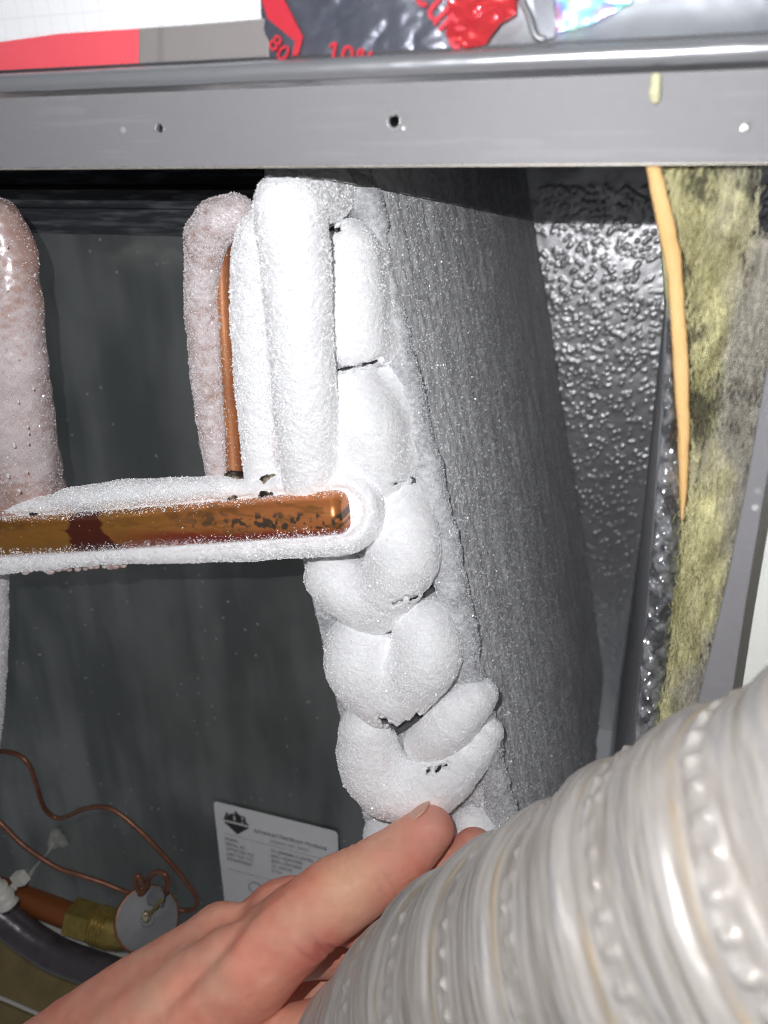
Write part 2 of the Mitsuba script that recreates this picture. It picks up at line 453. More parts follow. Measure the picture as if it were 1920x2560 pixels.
mat('m_packet', bump(P(proc(lambda p, n, uv: mix([0.055, 0.06, 0.085], [0.15, 0.155, 0.185], fbm(p.x * 90, p.z * 90, 1.0, 3))), 0.3, 0.35), lambda p, n, uv: fbm(p.x * 260, p.y * 260, p.z * 260, 3), 0.0004))
mat('m_red_ink', P((0.50, 0.028, 0.045), 0.35))
mat('m_red_foil', P((0.72, 0.05, 0.06), 0.16, 0.5))
mat('m_clear_fold', P((0.46, 0.43, 0.41), 0.35, 0.2))
mat('m_strip_metal', P((0.13, 0.135, 0.15), 0.35, 0.6))
mat('m_bright_edge', P((0.75, 0.76, 0.78), 0.2, 0.9))


def f_holo(p, n, uv):
    h = fbm(p.x * 110, p.z * 110, 3.0, 3) * 2.6 + p.x * 60
    k = lambda o: 0.5 + 0.5 * dr.cos(6.2832 * (h + o))
    return mi.Color3f(0.30 + 0.38 * k(0.0), 0.36 + 0.34 * k(0.35), 0.46 + 0.36 * k(0.62))


mat('m_holo', P(proc(f_holo), 0.25, 0.4))
mat('m_foam', P((0.55, 0.53, 0.34), 0.8, 0, 0.2))
mat('m_label', P(proc(lambda p, n, uv: mix([0.80, 0.79, 0.80], [0.88, 0.87, 0.88], fbm(p.x * 60, p.z * 60, 0.0, 2))), 0.4))
mat('m_ink', P((0.03, 0.03, 0.032), 0.5))
mat('m_ink_grey', P((0.20, 0.195, 0.20), 0.5))
mat('m_tie', P((0.62, 0.61, 0.55), 0.4, 0, 0.5))
mat('m_adhesive', P((0.34, 0.34, 0.31), 0.3, 0, 0.5))
mat('m_conduit', P(proc(lambda p, n, uv: mix([0.035, 0.03, 0.035], [0.085, 0.075, 0.085], fbm(p.x * 150, p.y * 150, p.z * 150, 3))), 0.3))
mat('m_pan', P((0.46, 0.44, 0.40), 0.45))
mat('m_pan_floor', P(proc(lambda p, n, uv: mix([0.12, 0.085, 0.03], [0.27, 0.20, 0.075], fbm(p.x * 70, p.y * 70, p.z * 70, 3))), 0.6))
mat('m_disc', P(proc(lambda p, n, uv: mix([0.13, 0.137, 0.14], [0.19, 0.197, 0.20], fbm(p.x * 200, p.z * 200, 0.0, 2))), 0.5))


def f_skin(p, n, uv):
    a = fbm(p.x * 55, p.y * 55, p.z * 55, 3)
    b = fbm(p.x * 260, p.y * 260, p.z * 260, 2)
    c = mix([0.56, 0.305, 0.20], [0.60, 0.27, 0.19], smoothstep(0.35, 0.65, a))
    return mix(c, [0.46, 0.20, 0.14], 0.35 * smoothstep(0.4, 0.75, b))


def skin_bump(p, n, uv):
    return fbm(p.x * 650, p.y * 650, p.z * 650, 3) + 0.5 * fbm(p.x * 1500, p.y * 1500, p.z * 1500, 2)


mat('m_skin', {'type': 'bumpmap', 'tex': proc(skin_bump, 2e-4), 'scale': 0.00024,
               'b': P({'type': 'mesh_attribute', 'name': 'vertex_color'}, 0.5, 0, 0.3)})
mat('m_nail', P((0.66, 0.36, 0.27), 0.35, 0, 0.4))
mat('m_hose', {'type': 'bumpmap', 'tex': proc(lambda p, n, uv: fbm(p.x * 300, p.y * 300, p.z * 300, 2), 2e-4), 'scale': 0.0001,
               'b': P({'type': 'mesh_attribute', 'name': 'vertex_color'}, 0.48, 0.3, 0.45)})

# ------------------------------------------------------------------ the cabinet
YF, YP, YB, YR = 0.18, 0.25, 0.338, 0.66        # front rail, coil end plate, baffle, rear liner
cab = thing('air_handler_cabinet', 'grey sheet metal air handler cabinet standing open around the frosted coil', 'cabinet')
z_hi, z_lo = 0.8198, 0.8043
rail = shapely.box(-0.62, z_lo, 0.36, z_hi + 0.0006)
edge = np.array([(x, z_lo + 0.00016 * (meshkit.noise(np.array([x * 900, 0, 0.0])) - 0.5)) for x in np.linspace(-0.62, 0.36, 900)])
rail = Polygon(list(edge) + [(0.36, z_hi + 0.0006), (-0.62, z_hi + 0.0006)])
holes = [(400, 321, 11), (985, 303, 15)]
for (u, v, r) in holes:
    c = onY(u, v, YF)
    rail = rail.difference(Point(c[0], c[2]).buffer(px(u, v, YF, r)))
add(cab + '__front_rail', extrude(rail, YF, YF + 0.0012), 'm_rail')
add(cab + '__front_rail__raw_edge', box(-0.62, 0.36, YF + 0.0001, YF + 0.0011, z_lo - 0.00035, z_lo - 0.0001), 'm_raw_edge')
for (u, v, r), bump_r in zip(holes, (0.25, 0.32)):
    c = onY(u, v, YF)
    rr = px(u, v, YF, r)
    an = np.linspace(0, 2 * np.pi, 41)
    k = 1 + bump_r * 0.5 * np.sin(2 * an + 1)
    ring = tube(np.stack([c[0] + rr * 1.08 * np.cos(an), np.full(41, YF - 0.0001), c[2] + rr * 1.08 * np.sin(an)], 1), rr * 0.12 * k, 8, False)
    ring = displace(ring, lambda p: 0.0003 * (meshkit.noise(p / 0.0006, 3) - 0.5))
    add(cab + '__front_rail__screw_hole', ring, 'm_burr', smooth=True)
# small burrs and a dimple beside the large hole and at the right
for (u, v, r) in ((1006, 322, 9), (1865, 318, 14), (982, 284, 6)):
    c = onY(u, v, YF)
    s = trimesh.creation.icosphere(3, px(u, v, YF, r))
    s.apply_scale([1, 0.35, 1])
    s.apply_translation(c)
    add(cab + '__front_rail__burr', displace(s, lambda p: 0.0003 * (meshkit.noise(p / 0.0005, 1) - 0.5)), 'm_burr', smooth=True)
# rolled lip above the rail: a hem, then a sloping ledge up to the duct
x = np.linspace(-0.62, 0.36, 400)
wob = 0.0003 * (meshkit.fbm(np.stack([x * 60, x * 0, x * 0], 1), 3, 2) - 0.5)
an = np.linspace(-0.62 * np.pi, 0.5 * np.pi, 14)
prof = np.stack([YF - 0.0006 - 0.0022 * np.cos(an), z_hi + 0.0038 + 0.0021 * np.sin(an)], 1)
prof = np.vstack([[YF + 0.003, z_hi + 0.0010], prof, [YF + 0.0015, z_hi + 0.0061]])
G = np.stack([np.stack([x, np.full_like(x, y) + wob, np.full_like(x, z) + wob], 1) for y, z in prof], 0)
add(cab + '__rolled_lip', sheet(G, 0.0006), 'm_lip', smooth=45)
add(cab + '__top_panel', box(-0.62, 0.36, YF + 0.002, YR + 0.01, 0.8260, 0.8268), 'm_dark')
# rear liner with beads of condensation
gx, gz = np.arange(-0.12, 0.10, 0.001), np.arange(0.30, 0.829, 0.0010)
X, Z = np.meshgrid(gx, gz, indexing='ij')
Hh = np.zeros_like(X)
r = np.random.default_rng(11)
for _ in range(3600):
    cx, cz, rad = r.uniform(-0.11, 0.095), 0.80 - 0.42 * r.uniform() ** 1.25, r.uniform(0.0011, 0.0021)
    i0, i1 = np.searchsorted(gx, [cx - rad, cx + rad])
    j0, j1 = np.searchsorted(gz, [cz - rad * 1.2, cz + rad * 1.2])
    if i1 <= i0 or j1 <= j0:
        continue
    d = ((X[i0:i1, j0:j1] - cx) / rad) ** 2 + ((Z[i0:i1, j0:j1] - cz) / (rad * 1.15)) ** 2
    Hh[i0:i1, j0:j1] = np.maximum(Hh[i0:i1, j0:j1], 0.42 * rad * np.clip(1 - d, 0, 1) ** 0.8)
Hh += 0.0010 * (meshkit.fbm(np.stack([X / 0.02, X * 0, Z / 0.02], -1), 3, 4) - 0.5)
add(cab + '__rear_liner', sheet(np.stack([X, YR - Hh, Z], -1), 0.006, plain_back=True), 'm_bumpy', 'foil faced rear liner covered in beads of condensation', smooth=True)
# right side wall: inner foil face, then the cut edge of the batt at the front
XS = 0.0085
gy, gz = np.linspace(0.196, YR - 0.004, 140), np.linspace(0.30, 0.825, 220)
Y_, Z_ = np.meshgrid(gy, gz, indexing='ij')
Xs = np.interp(0.8 - Z_, [-0.02, 0.02, 0.056, 0.10, 0.15, 0.19], [0.0040, 0.0062, 0.0089, 0.0122, 0.0150, 0.0166]) + 0.0012 + 0.028 * (Y_ - 0.2) + 0.0012 * (meshkit.fbm(np.stack([Y_ * 0, Y_ / 0.03, Z_ / 0.03], -1), 3, 8) - 0.5)
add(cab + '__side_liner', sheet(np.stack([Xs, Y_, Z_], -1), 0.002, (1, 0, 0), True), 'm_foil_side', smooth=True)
side = [(1990, 430), (1960, 700), (1905, 1000), (1870, 1200), (1820, 1450), (1775, 1640), (1740, 1780), (1660, 2120), (1600, 2420),
        (1690, 2420), (1760, 2120), (1835, 1700), (1865, 1500), (1900, 1290), (1925, 1150), (2080, 430)]
add(cab + '__side_flange', prism(side, 0.1830, 0.1845), 'm_rail')
# folded steel strips over the baffle
SB = YB / 0.278
zt = 0.8 - 0.0178 * SB
step = [(YB + a * SB, zt + b * SB) for a, b in ((-0.0005, 0), (-0.004, 0.0002), (-0.0045, 0.0095), (-0.0015, 0.0100), (-0.0012, 0.0165), (0.012, 0.0185), (0.016, 0.032))]
x = np.linspace(-0.52, -0.10, 300)
wob = 0.0004 * (meshkit.fbm(np.stack([x * 40, x * 0, x * 0], 1), 3, 5) - 0.5)
add(cab + '__folded_rail', sheet(np.stack([np.stack([x, np.full_like(x, y) + wob, np.full_like(x, z) + wob], 1) for y, z in step], 0), 0.0008), 'm_trim')

# baffle plate behind the headers
gx, gz = np.linspace(0, 1, 220), np.linspace(0.18, zt + 0.004, 240)
X, Z = np.meshgrid(gx, gz, indexing='ij')
X = -0.54 + X * ((-0.098 - 0.240 * (Z - 0.80)) + 0.54)      # its right edge ends against the leaning coil slab
Yb = YB + 0.0012 * (meshkit.fbm(np.stack([X / 0.09, X * 0, Z / 0.14], -1), 2, 21) - 0.5)
add(cab + '__baffle_plate', sheet(np.stack([X, Yb, Z], -1), 0.001, plain_back=True), 'm_baffle', 'dull grey steel plate flecked with damp spots behind the copper pipes', smooth=True)

# ------------------------------------------------------------------ the frosted coil
coil = thing('evaporator_coil', 'evaporator coil buried in white frost with a bare copper header pipe', 'evaporator coil')


def edge_line(a, b, v, Y):
    A, B = onY(*a, Y), onY(*b, Y)
    z = onY(a[0], v, Y)[2]
    t = (z - A[2]) / (B[2] - A[2])
    return A + (B - A) * t


RA, RB = (920, 420), (1280, 2090)
LA, LB = (760, 1400), (920, 2080)
zs = [onY(900, 330, YP)[2], onY(900, 2560, YP)[2]]
pr, pl = [], []
for z in zs:
    A, B = onY(*RA, YP), onY(*RB, YP)
    pr.append(A + (B - A) * ((z - A[2]) / (B[2] - A[2])))
    A, B = onY(*LA, YP), onY(*LB, YP)
    pl.append(A + (B - A) * ((z - A[2]) / (B[2] - A[2])))
# end plate with frosted face
n, m = 130, 620
s, t = np.meshgrid(np.linspace(0, 1, n), np.linspace(0, 1, m), indexing='ij')
le = np.array([onY(u, v, YP) for u, v in ((660, 330), (680, 900), (705, 1180), (760, 1400), (920, 2080), (1032, 2560))])
zz = zs[0] + (zs[1] - zs[0]) * t
xl = np.interp(-zz, -le[:, 2], le[:, 0])
xr = pr[0][0] + (pr[1][0] - pr[0][0]) * t
G = np.stack([xl + (xr - xl) * s, np.full_like(s, YP), zz], -1)
G = G[:, ::-1]
G[..., 1] -= 0.0012 * meshkit.fbm(G / 0.006, 3, 1) + 0.0007 * meshkit.noise(G / 0.0012, 5)
ep = sheet(G, 0.004, plain_back=True)
add(coil + '__end_plate', ep, 'm_plate', smooth=True)
add(coil + '__end_plate__frost_grain', crystals(ep, 30000, 0.00042, 3), 'm_crystal', kind='stuff')
# fin block: air side face runs back into the cabinet
n, m = 330, 520
yy = 0.2530 + (0.612 - 0.2530) * np.linspace(0, 1, n) ** 1.25
s, t = np.meshgrid(yy, np.linspace(0, 1, m), indexing='ij')
G = pr[0] + (pr[1] - pr[0]) * t[..., None]
G = np.stack([G[..., 0] - 0.0003, s, G[..., 2]], -1)[:, ::-1]
rid = meshkit.fbm(np.stack([G[..., 1] / 0.008, G[..., 2] / 0.028, G[..., 0] * 0], -1), 3, 12)
G[..., 0] += 0.0022 * (rid - 0.5) + 0.0005 * (meshkit.noise(G / 0.0013, 2) - 0.5) + 0.001 * (meshkit.fbm(G / 0.004, 2, 6) - 0.5)
wide = pr[0][0] - pl[0][0] - 0.004
fin = sheet(G, 0.02, (-1, 0, 0), True)
add(coil + '__fin_block', fin, 'm_fins', 'dark fin face of the coil dusted with frost, running back into the cabinet', smooth=True)
fr = crystals(fin, 110000, 0.0004, 5, keep=lambda p, q: (q[:, 0] > 0.3) & (np.random.default_rng(1).uniform(size=len(p)) < np.clip(1.25 - (p[:, 1] - 0.25) / 0.2, 0.08, 1)))
mat('m_fin_grain', P((0.80, 0.805, 0.82), 0.2, 0, 0.6))
add(coil + '__fin_block__frost_grain', fr, 'm_fin_grain', kind='stuff')
body = np.array([pr[0] - [0.022, 0, 0], pr[1] - [0.022, 0, 0]] + [q_ + [0.002, 0, 0] for q_ in le[::-1]])
add(coil + '__coil_core', extrude(Polygon(body[:, [0, 2]]), 0.2545, 0.612), 'm_dark')


def chain(rows, Y0=YP):
    """rows of (u, v, lift in mm off the end plate, radius in photograph pixels)"""
    p = np.array([onY(u, v, Y0 - l / 1000) for u, v, l, r in rows])
    q = np.array([px(u, v, Y0 - l / 1000, r) for u, v, l, r in rows])
    return p, q


def resample(p, q, n=10):
    s = smooth_path(np.hstack([p, q[:, None]]), n) if len(p) > 2 else np.hstack([p, q[:, None]])
    return s[:, :3], s[:, 3]


def frost(key, groups, k=0.004, bsdf='m_frost', grains='m_crystal', dens=2.2, h=0.0006, carve=None, amp=0.00042, big=0.0012, seed=0, csize=0.00032, label=None, smooth_=True, keep=None):
    cs = [resample(*chain(g)) for g in groups]

    def f(p):
        d = None
        for c in cs:
            e = chain_sdf(p, *c)
            d = e if d is None else smin(d, e, k)
        return carve(p, d) if carve else d
    pts = np.vstack([c[0] for c in cs])
    rm = max(c[1].max() for c in cs) + 0.002
    m = surface_net(f, pts.min(0) - rm, pts.max(0) + rm, h)
    m = displace(m, grain(amp, 0.0010, big, 0.010, seed))
    add(key, m, bsdf, label, smooth=True)
    area = m.area * 1e6
    last = [k_ for k_ in scene if k_ == key or (k_.startswith(key + '_') and '__' not in k_[len(key):])][-1]
    add(last + '__frost_grain', crystals(m, int(area * dens), csize, seed + 1, keep), grains, kind='stuff')
    return last


bends = [
    [[(850, 470, 2, 62), (905, 500, 0, 50), (940, 560, -2, 34)]],
    [[(872, 625, 8, 74), (884, 730, 10, 80), (895, 850, 9, 80)], [(930, 640, -1, 40), (965, 860, -1, 50)]],
    [[(878, 990, 9, 90), (915, 1070, 11, 94), (935, 1160, 8, 90)], [(985, 960, -1, 50), (1010, 1130, -1, 54)]],
    [[(1000, 1255, 5, 66), (1008, 1330, 10, 90), (1005, 1405, 11, 92), (960, 1480, 10, 74), (940, 1510, 8, 62)], [(835, 1440, 7, 74), (890, 1492, 10, 72), (940, 1520, 9, 58)]],
    [[(898, 1620, 9, 86), (906, 1670, 11, 92), (960, 1735, 10, 80)], [(1060, 1575, 8, 80), (1066, 1640, 11, 88), (1010, 1730, 10, 72)]],
    [[(1062, 1858, 4, 52), (1112, 1825, 8, 62), (1170, 1765, 6, 56), (1205, 1735, 1, 40)]],
    [[(918, 1830, 8, 72), (930, 1915, 10, 84), (1000, 1975, 11, 82), (1095, 1955, 9, 74), (1180, 1875, 6, 55), (1218, 1830, 1, 40)]],
    [[(1185, 2075, 5, 58), (1205, 2140, 8, 72), (1200, 2280, 8, 76)]],
    [[(960, 2090, 2, 52), (1010, 2190, 6, 84), (1060, 2300, 8, 84)]],
]
# ragged openings in the frost where the dark plate shows between the bends
gaps = [[(796, 578), (850, 572)], [(846, 924), (900, 915), (950, 902)], [(988, 1212), (1012, 1204), (1042, 1206)], [(985, 1508), (1040, 1494), (1082, 1468)],
        [(950, 1796), (990, 1822), (1012, 1806), (1052, 1788)], [(1060, 1925), (1085, 1930), (1115, 1912)]]
gap_w = [9, 9, 8, 7, 11, 8]
gp = [np.array([onY(u, v, YP - 0.008) for u, v in g]) for g in gaps]
gr = [px(g[0][0], g[0][1], YP - 0.008, w_) for g, w_ in zip(gaps, gap_w)]


def gap_carve(p, d):
    jag = 0.0028 * (meshkit.noise(p * [1 / 0.0011, 0, 1 / 0.002], 55) - 0.45) + 0.0012 * (meshkit.noise(p * [1 / 0.003, 0, 1 / 0.003], 56) - 0.5)
    for g, r_ in zip(gp, gr):
        w_ = CAM - g[0]
        w_ /= np.linalg.norm(w_)
        if np.linalg.norm(p.mean(0) - g[0]) > 0.06:
            continue
        q = p - ((p - g[0]) @ w_)[:, None] * w_
        e = None
        for a, b in zip(g[:-1], g[1:]):
            a2, b2 = a - ((a - g[0]) @ w_) * w_, b - ((b - g[0]) @ w_) * w_
            t = np.clip(((q - a2) @ (b2 - a2)) / ((b2 - a2) @ (b2 - a2)), 0, 1)
            k_ = np.linalg.norm(q - a2 - t[:, None] * (b2 - a2), axis=1) - r_
            e = k_ if e is None else np.minimum(e, k_)
        d = np.maximum(d, -(e + jag))
    return d


for g, r_ in zip(gaps, gr):
    c_ = np.array([onY(u, v, YP - 0.002) for u, v in g])
    add(coil + '__end_plate__bare_spot', tube(c_, r_ * 1.7, 10), 'm_bare')
for i, g in enumerate(bends):
    frost(coil + '__return_bend', g, k=0.006, seed=20 + i, dens=2.0, amp=0.00030, big=0.0011, csize=0.00028, carve=gap_carve, **(dict(bsdf='m_rime', grains='m_rime_crystal') if i == 0 else {}))
# rime along the right hand edge of the end plate
frost(coil + '__edge_rime', [[(905, 430, -1, 24), (945, 640, -1, 30), (990, 850, -1, 36), (1028, 1010, -1, 40), (1066, 1180, -1, 40), (1100, 1330, -1, 42), (1128, 1470, -1, 40), (1178, 1700, -1, 40), (1225, 1900, -1, 36), (1280, 2150, -1, 36)]],
      k=0.003, seed=40, big=0.004, dens=2.2, bsdf='m_rime', grains='m_rime_crystal')
# the three risers
frost(coil + '__riser_pipe__frost_coat', [[(628, 560, 14, 34), (578, 534, 22, 50), (522, 578, 22, 56), (509, 640, 19, 47), (504, 800, 17, 40), (518, 950, 17, 38), (534, 1100, 17, 36), (548, 1195, 17, 30)]],
      k=0.003, bsdf='m_thin', grains='m_thin_crystal', seed=50, dens=2.4, amp=0.0006)
cp, cr = resample(*chain([(640, 520, 10, 22), (590, 560, 13, 20), (560, 600, 15, 22), (554, 700, 15, 23), (565, 900, 16, 23), (578, 1080, 17, 23), (586, 1215, 20, 22)]), 40)
add(coil + '__riser_pipe', tube(cp, cr, 20), 'm_copper_strip', 'thin copper riser showing bare along its right side', smooth=40)
add(coil + '__riser_pipe__rime', crystals(tube(cp, cr, 20), 9000, 0.00026, 93, keep=lambda p, q: np.random.default_rng(4).uniform(size=len(p)) < np.clip(0.25 - 0.75 * (q @ R), 0.04, 1) * 0.9), 'm_thin_crystal', kind='stuff')
frost(coil + '__riser_pipe_001', [[(690, 560, 24, 50), (652, 590, 28, 56), (636, 680, 24, 60), (638, 860, 19, 58), (652, 1060, 18, 55), (664, 1190, 17, 50)]], k=0.003, seed=52, dens=2.6, bsdf='m_frost_stain', amp=0.0005, csize=0.00036)
frost(coil + '__riser_pipe_002', [[(815, 480, 12, 72), (728, 512, 36, 88), (735, 600, 33, 92), (748, 800, 29, 84), (764, 1020, 26, 80), (778, 1190, 22, 74)]], k=0.004, seed=54, dens=2.0, amp=0.0004)
# header pipe: bare copper at the front, frost above, below and round the closed end
hp, hr = resample(*chain([(-160, 1352, 28, 50), (200, 1330, 29, 50), (560, 1304, 30, 53), (800, 1284, 30, 56), (845, 1280, 30, 55)]), 40)
e0, e1 = hp[-1], hp[-1] - hp[-2]
e1 /= np.linalg.norm(e1)
arc = np.linspace(0, np.pi / 2, 9)[1:]
hp = np.vstack([hp, e0 + e1 * 0.0032 * np.sin(arc)[:, None]])
hr = np.concatenate([hr, hr[-1] - 0.0032 * (1 - np.cos(arc))])
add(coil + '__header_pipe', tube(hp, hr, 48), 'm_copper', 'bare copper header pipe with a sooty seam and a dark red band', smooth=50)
hc = resample(*chain([(-160, 1352, 28, 50), (200, 1330, 29, 50), (560, 1304, 30, 53), (845, 1280, 30, 54)]), 30)
to_cam = CAM - hc[0][20]
to_cam /= np.linalg.norm(to_cam)


def window(p, d):
    """Leaves the side of the pipe that faces out bare."""
    ax, rad = hc
    out = front = None
    q = p - ((p - ax[20]) @ to_cam)[:, None] * to_cam
    for k in range(len(ax) - 1):
        a = ax[k] - ((ax[k] - ax[20]) @ to_cam) * to_cam
        b = ax[k + 1] - ((ax[k + 1] - ax[20]) @ to_cam) * to_cam
        t = np.clip(((q - a) @ (b - a)) / ((b - a) @ (b - a)), 0, 1)
        e = np.linalg.norm(q - a - t[:, None] * (b - a), axis=1) - (rad[k] + (rad[k + 1] - rad[k]) * t) * 1.03
        fk = (p - ax[k] - t[:, None] * (ax[k + 1] - ax[k])) @ to_cam
        front = fk if front is None else np.where(e < out, fk, front)
        out = e if out is None else np.minimum(out, e)
    out = out + 0.0011 * (meshkit.fbm(p / 0.009, 3, 77) - 0.5)
    c = np.maximum(out, -front + 0.0)
    return -smin(-d, c, 0.0085)


frost(coil + '__header_pipe__frost_coat', [[(-70, 1335, 23, 84), (200, 1318, 23, 88), (420, 1308, 23, 98), (600, 1298, 23, 102), (760, 1284, 23, 106), (850, 1276, 22, 112)],
                                            [(170, 1262, 27, 40), (300, 1245, 27, 44), (420, 1240, 27, 44), (560, 1232, 26, 40)],
                                            [(-70, 1405, 27, 36), (100, 1392, 27, 34), (300, 1368, 27, 34), (500, 1362, 27, 34), (720, 1350, 27, 34), (820, 1340, 26, 36)]],
      k=0.004, seed=60, dens=2.4, carve=window, amp=0.00045)
# loose rime straying over the edges of the bare copper
tb = tube(hp, hr, 48)
add(coil + '__header_pipe__rime', crystals(tb, 30000, 0.00026, 91, keep=lambda p, q: (np.random.default_rng(2).uniform(size=len(p)) < np.clip((np.abs((p - CAM) @ U - (np.stack([np.interp(p[:, 0], hp[:, 0], hp[:, k]) for k in range(3)], 1) - CAM) @ U) / 0.0072 - 0.60) * 1.9 + 0.5 * (meshkit.fbm(p / 0.006, 3, 3) - 0.5), 0.004, 1))), 'm_crystal', kind='stuff')
# drip edge: beads of clear ice along the header's underside
r = np.random.default_rng(5)
dr_ = []
for k in range(16):
    u = 60 + 760 * k / 46 + r.uniform(-6, 6)
    c = onY(u, 1432 - 0.058 * u + r.uniform(-3, 3), YP - 0.027)
    s_ = trimesh.creation.icosphere(1, r.uniform(0.0010, 0.0019))
    s_.apply_scale([1.2, 1, 0.8])
    s_.apply_translation(c)
    dr_.append(s_)
add(coil + '__header_pipe__ice_bead', cat_(*dr_), 'm_thin', kind='stuff', smooth=True)
# brazed joints where the risers meet the header
for (u, v, rp) in ((585, 1205, 30), (668, 1200, 30), (96, 1262, 26)):
    p, q = chain([(u, v - 14, 20, rp * .8), (u + 4, v + 26, 24, rp)])
    j = surface_net(lambda x: chain_sdf(x, p, q), p.min(0) - q.max() - .001, p.max(0) + q.max() + .001, 0.0006)
    add(coil + '__braze_joint', displace(j, lambda x: 0.0011 * (meshkit.fbm(x / 0.003, 3, 4) - 0.5)), 'm_braze', smooth=True)
mat('m_braze', P(proc(lambda p, n, uv: mix([0.05, 0.045, 0.04], [0.50, 0.42, 0.30], smoothstep(0.45, 0.75, fbm(p.x * 500, p.y * 500, p.z * 500, 2)))), 0.25, 0.6))
# glazed suction pipe at the far left
frost(coil + '__suction_pipe', [[(-130, 545, 24, 74), (-70, 545, 25, 76), (0, 585, 26, 76), (16, 680, 26, 78), (28, 830, 27, 82), (42, 1000, 24, 84), (56, 1130, 19, 88), (66, 1215, 13, 94), (70, 1275, 10, 92)]],
      k=0.003, bsdf='m_glaze', grains='m_thin_crystal', seed=70, dens=0.5, amp=0.00012, big=0.0022, label='frosted pipe glazed with clear pinkish ice')
r = np.random.default_rng(15)
dr_ = []
for k in range(16):
    v = 560 + 680 * r.uniform() ** 0.8
    ax = np.interp(v, [560, 700, 1000, 1240], [0, 17, 42, 64])
    hw = r.normal(0, 26)
    c = onY(ax + hw, v, YP - 0.026 - math.sqrt(max(0, 0.0122 ** 2 - (hw * 0.00015) ** 2)))
    s_ = trimesh.creation.icosphere(1, r.uniform(0.0003, 0.0008))
    s_.apply_scale([1, 0.4, 1.3])
    s_.apply_translation(c)
    dr_.append(s_)
mat('m_drop', P((0.8, 0.72, 0.7), 0.2, 0, 0.7))
add(coil + '__suction_pipe__ice_bead', cat_(*dr_), 'm_drop', kind='stuff', smooth=True)
frost(coil + '__return_bend_009', [[(-40, 1400, 2, 56), (-38, 1600, 2, 54), (-52, 1800, 2, 54), (-75, 1980, 2, 54)]], k=0.003, seed=80, dens=1.0, label='frosted end of the left coil slab at the picture edge')

# ------------------------------------------------------------------ the insulation at the cabinet's right side
batt = thing('insulation_batt', 'cut edge of a yellow fibreglass batt with dirty grey patches, tan paper and foil facing', 'insulation')
lft = lambda v: np.interp(v, [380, 520, 640, 900, 1100, 1230, 1400, 1650, 1860, 2300], [1640, 1668, 1700, 1718, 1714, 1700, 1697, 1668, 1640, 1560])
rgt = lambda v: np.interp(v, [380, 590, 600, 1000, 1200, 1450, 1640, 1780, 2300], [1895, 1890, 1990, 1906, 1871, 1821, 1776, 1741, 1600])
n, m = 130, 520
s, t = np.meshgrid(np.linspace(0, 1, n), np.linspace(360, 2300, m), indexing='ij')
uu = lft(t) - 6 + (rgt(t) + 14 - lft(t)) * s
G = np.array([[onY(a, b, 0.1915) for a, b in zip(c, d)] for c, d in zip(uu, t)])
q = np.stack([G[..., 0] / 0.0030 + 0.6 * meshkit.noise(G / 0.02, 4), G[..., 1] * 0, G[..., 2] / 0.028], -1)
lay = meshkit.fbm(q, 4, 31)
G[..., 1] -= 0.0085 * (lay - 0.45) + 0.0026 * (meshkit.fbm(G / 0.006, 3, 33) - 0.5) + 0.0007 * (meshkit.noise(G / 0.0009, 3) - 0.5)
G[..., 1] += 0.012 * (np.abs(2 * s - 1) ** 8)
G = G[:, ::-1]
add(batt + '__fibre_layer', sheet(G, 0.012, plain_back=True), 'm_wool', smooth=True)
r = np.random.default_rng(9)
tris, vs = [], []
for k in range(5200):
    v0 = r.uniform(400, 1950)
    a = r.uniform()
    u0 = lft(v0) + (rgt(v0) - lft(v0)) * a
    c = onY(u0, v0, 0.1905 - r.uniform(0, 0.0022))
    L = r.uniform(0.001, 0.0048)
    d = np.array([r.normal(0, 0.3), r.normal(0, 0.25), r.choice([-1, 1])])
    d *= L / np.linalg.norm(d)
    w = np.array([1, 0.4, 0]) * r.uniform(0.00004, 0.00011)
    e = np.array([0, 1, 0]) * 0.00009
    mid = c + d / 2 + r.normal(0, L * 0.1, 3)
    b = len(vs) * 1
    for cc in (c, mid, c + d):
        vs += [cc - w, cc + w, cc + e]
    for q0 in (0, 3):
        for j in range(3):
            k0, k1 = b + q0 + j, b + q0 + (j + 1) % 3
            tris += [[k0, k1, k1 + 3], [k0, k1 + 3, k0 + 3]]
add(batt + '__loose_fibre', trimesh.Trimesh(np.array(vs), np.array(tris), process=False), 'm_fibre', kind='stuff')
# tan paper edge
vv = np.linspace(385, 1300, 200)
ol = np.interp(vv, [385, 415, 520, 700, 900, 1010, 1100, 1250, 1300], [1608, 1616, 1634, 1670, 1683, 1690, 1696, 1700, 1701]) + 5 * (meshkit.fbm(np.stack([vv / 60, vv * 0, vv * 0], 1), 3, 3) - .5)
orr = np.interp(vv, [385, 415, 520, 640, 900, 1050, 1150, 1215, 1250, 1300], [1645, 1652, 1680, 1704, 1723, 1725, 1723, 1720, 1717, 1709]) + 4 * (meshkit.fbm(np.stack([vv / 35, vv * 0 + 7, vv * 0], 1), 3, 5) - .5)
cols = []
for w_, dy in ((0, 0.004), (0.02, 0.0008), (0.12, 0), (0.5, -0.0003), (0.88, 0), (0.98, 0.0008), (1, 0.004)):
    cols.append([onY(a + (b - a) * w_, v, 0.1845) + [0, dy, 0] for a, b, v in zip(ol, orr, vv)])
G = np.array(cols)[:, ::-1]
G[..., 1] += 0.0006 * (meshkit.fbm(G / 0.008, 3, 6) - 0.5)
add(batt + '__paper_edge', sheet(G, 0.004), 'm_kraft', 'tan paper edge on the left of the yellow wool', smooth=True)
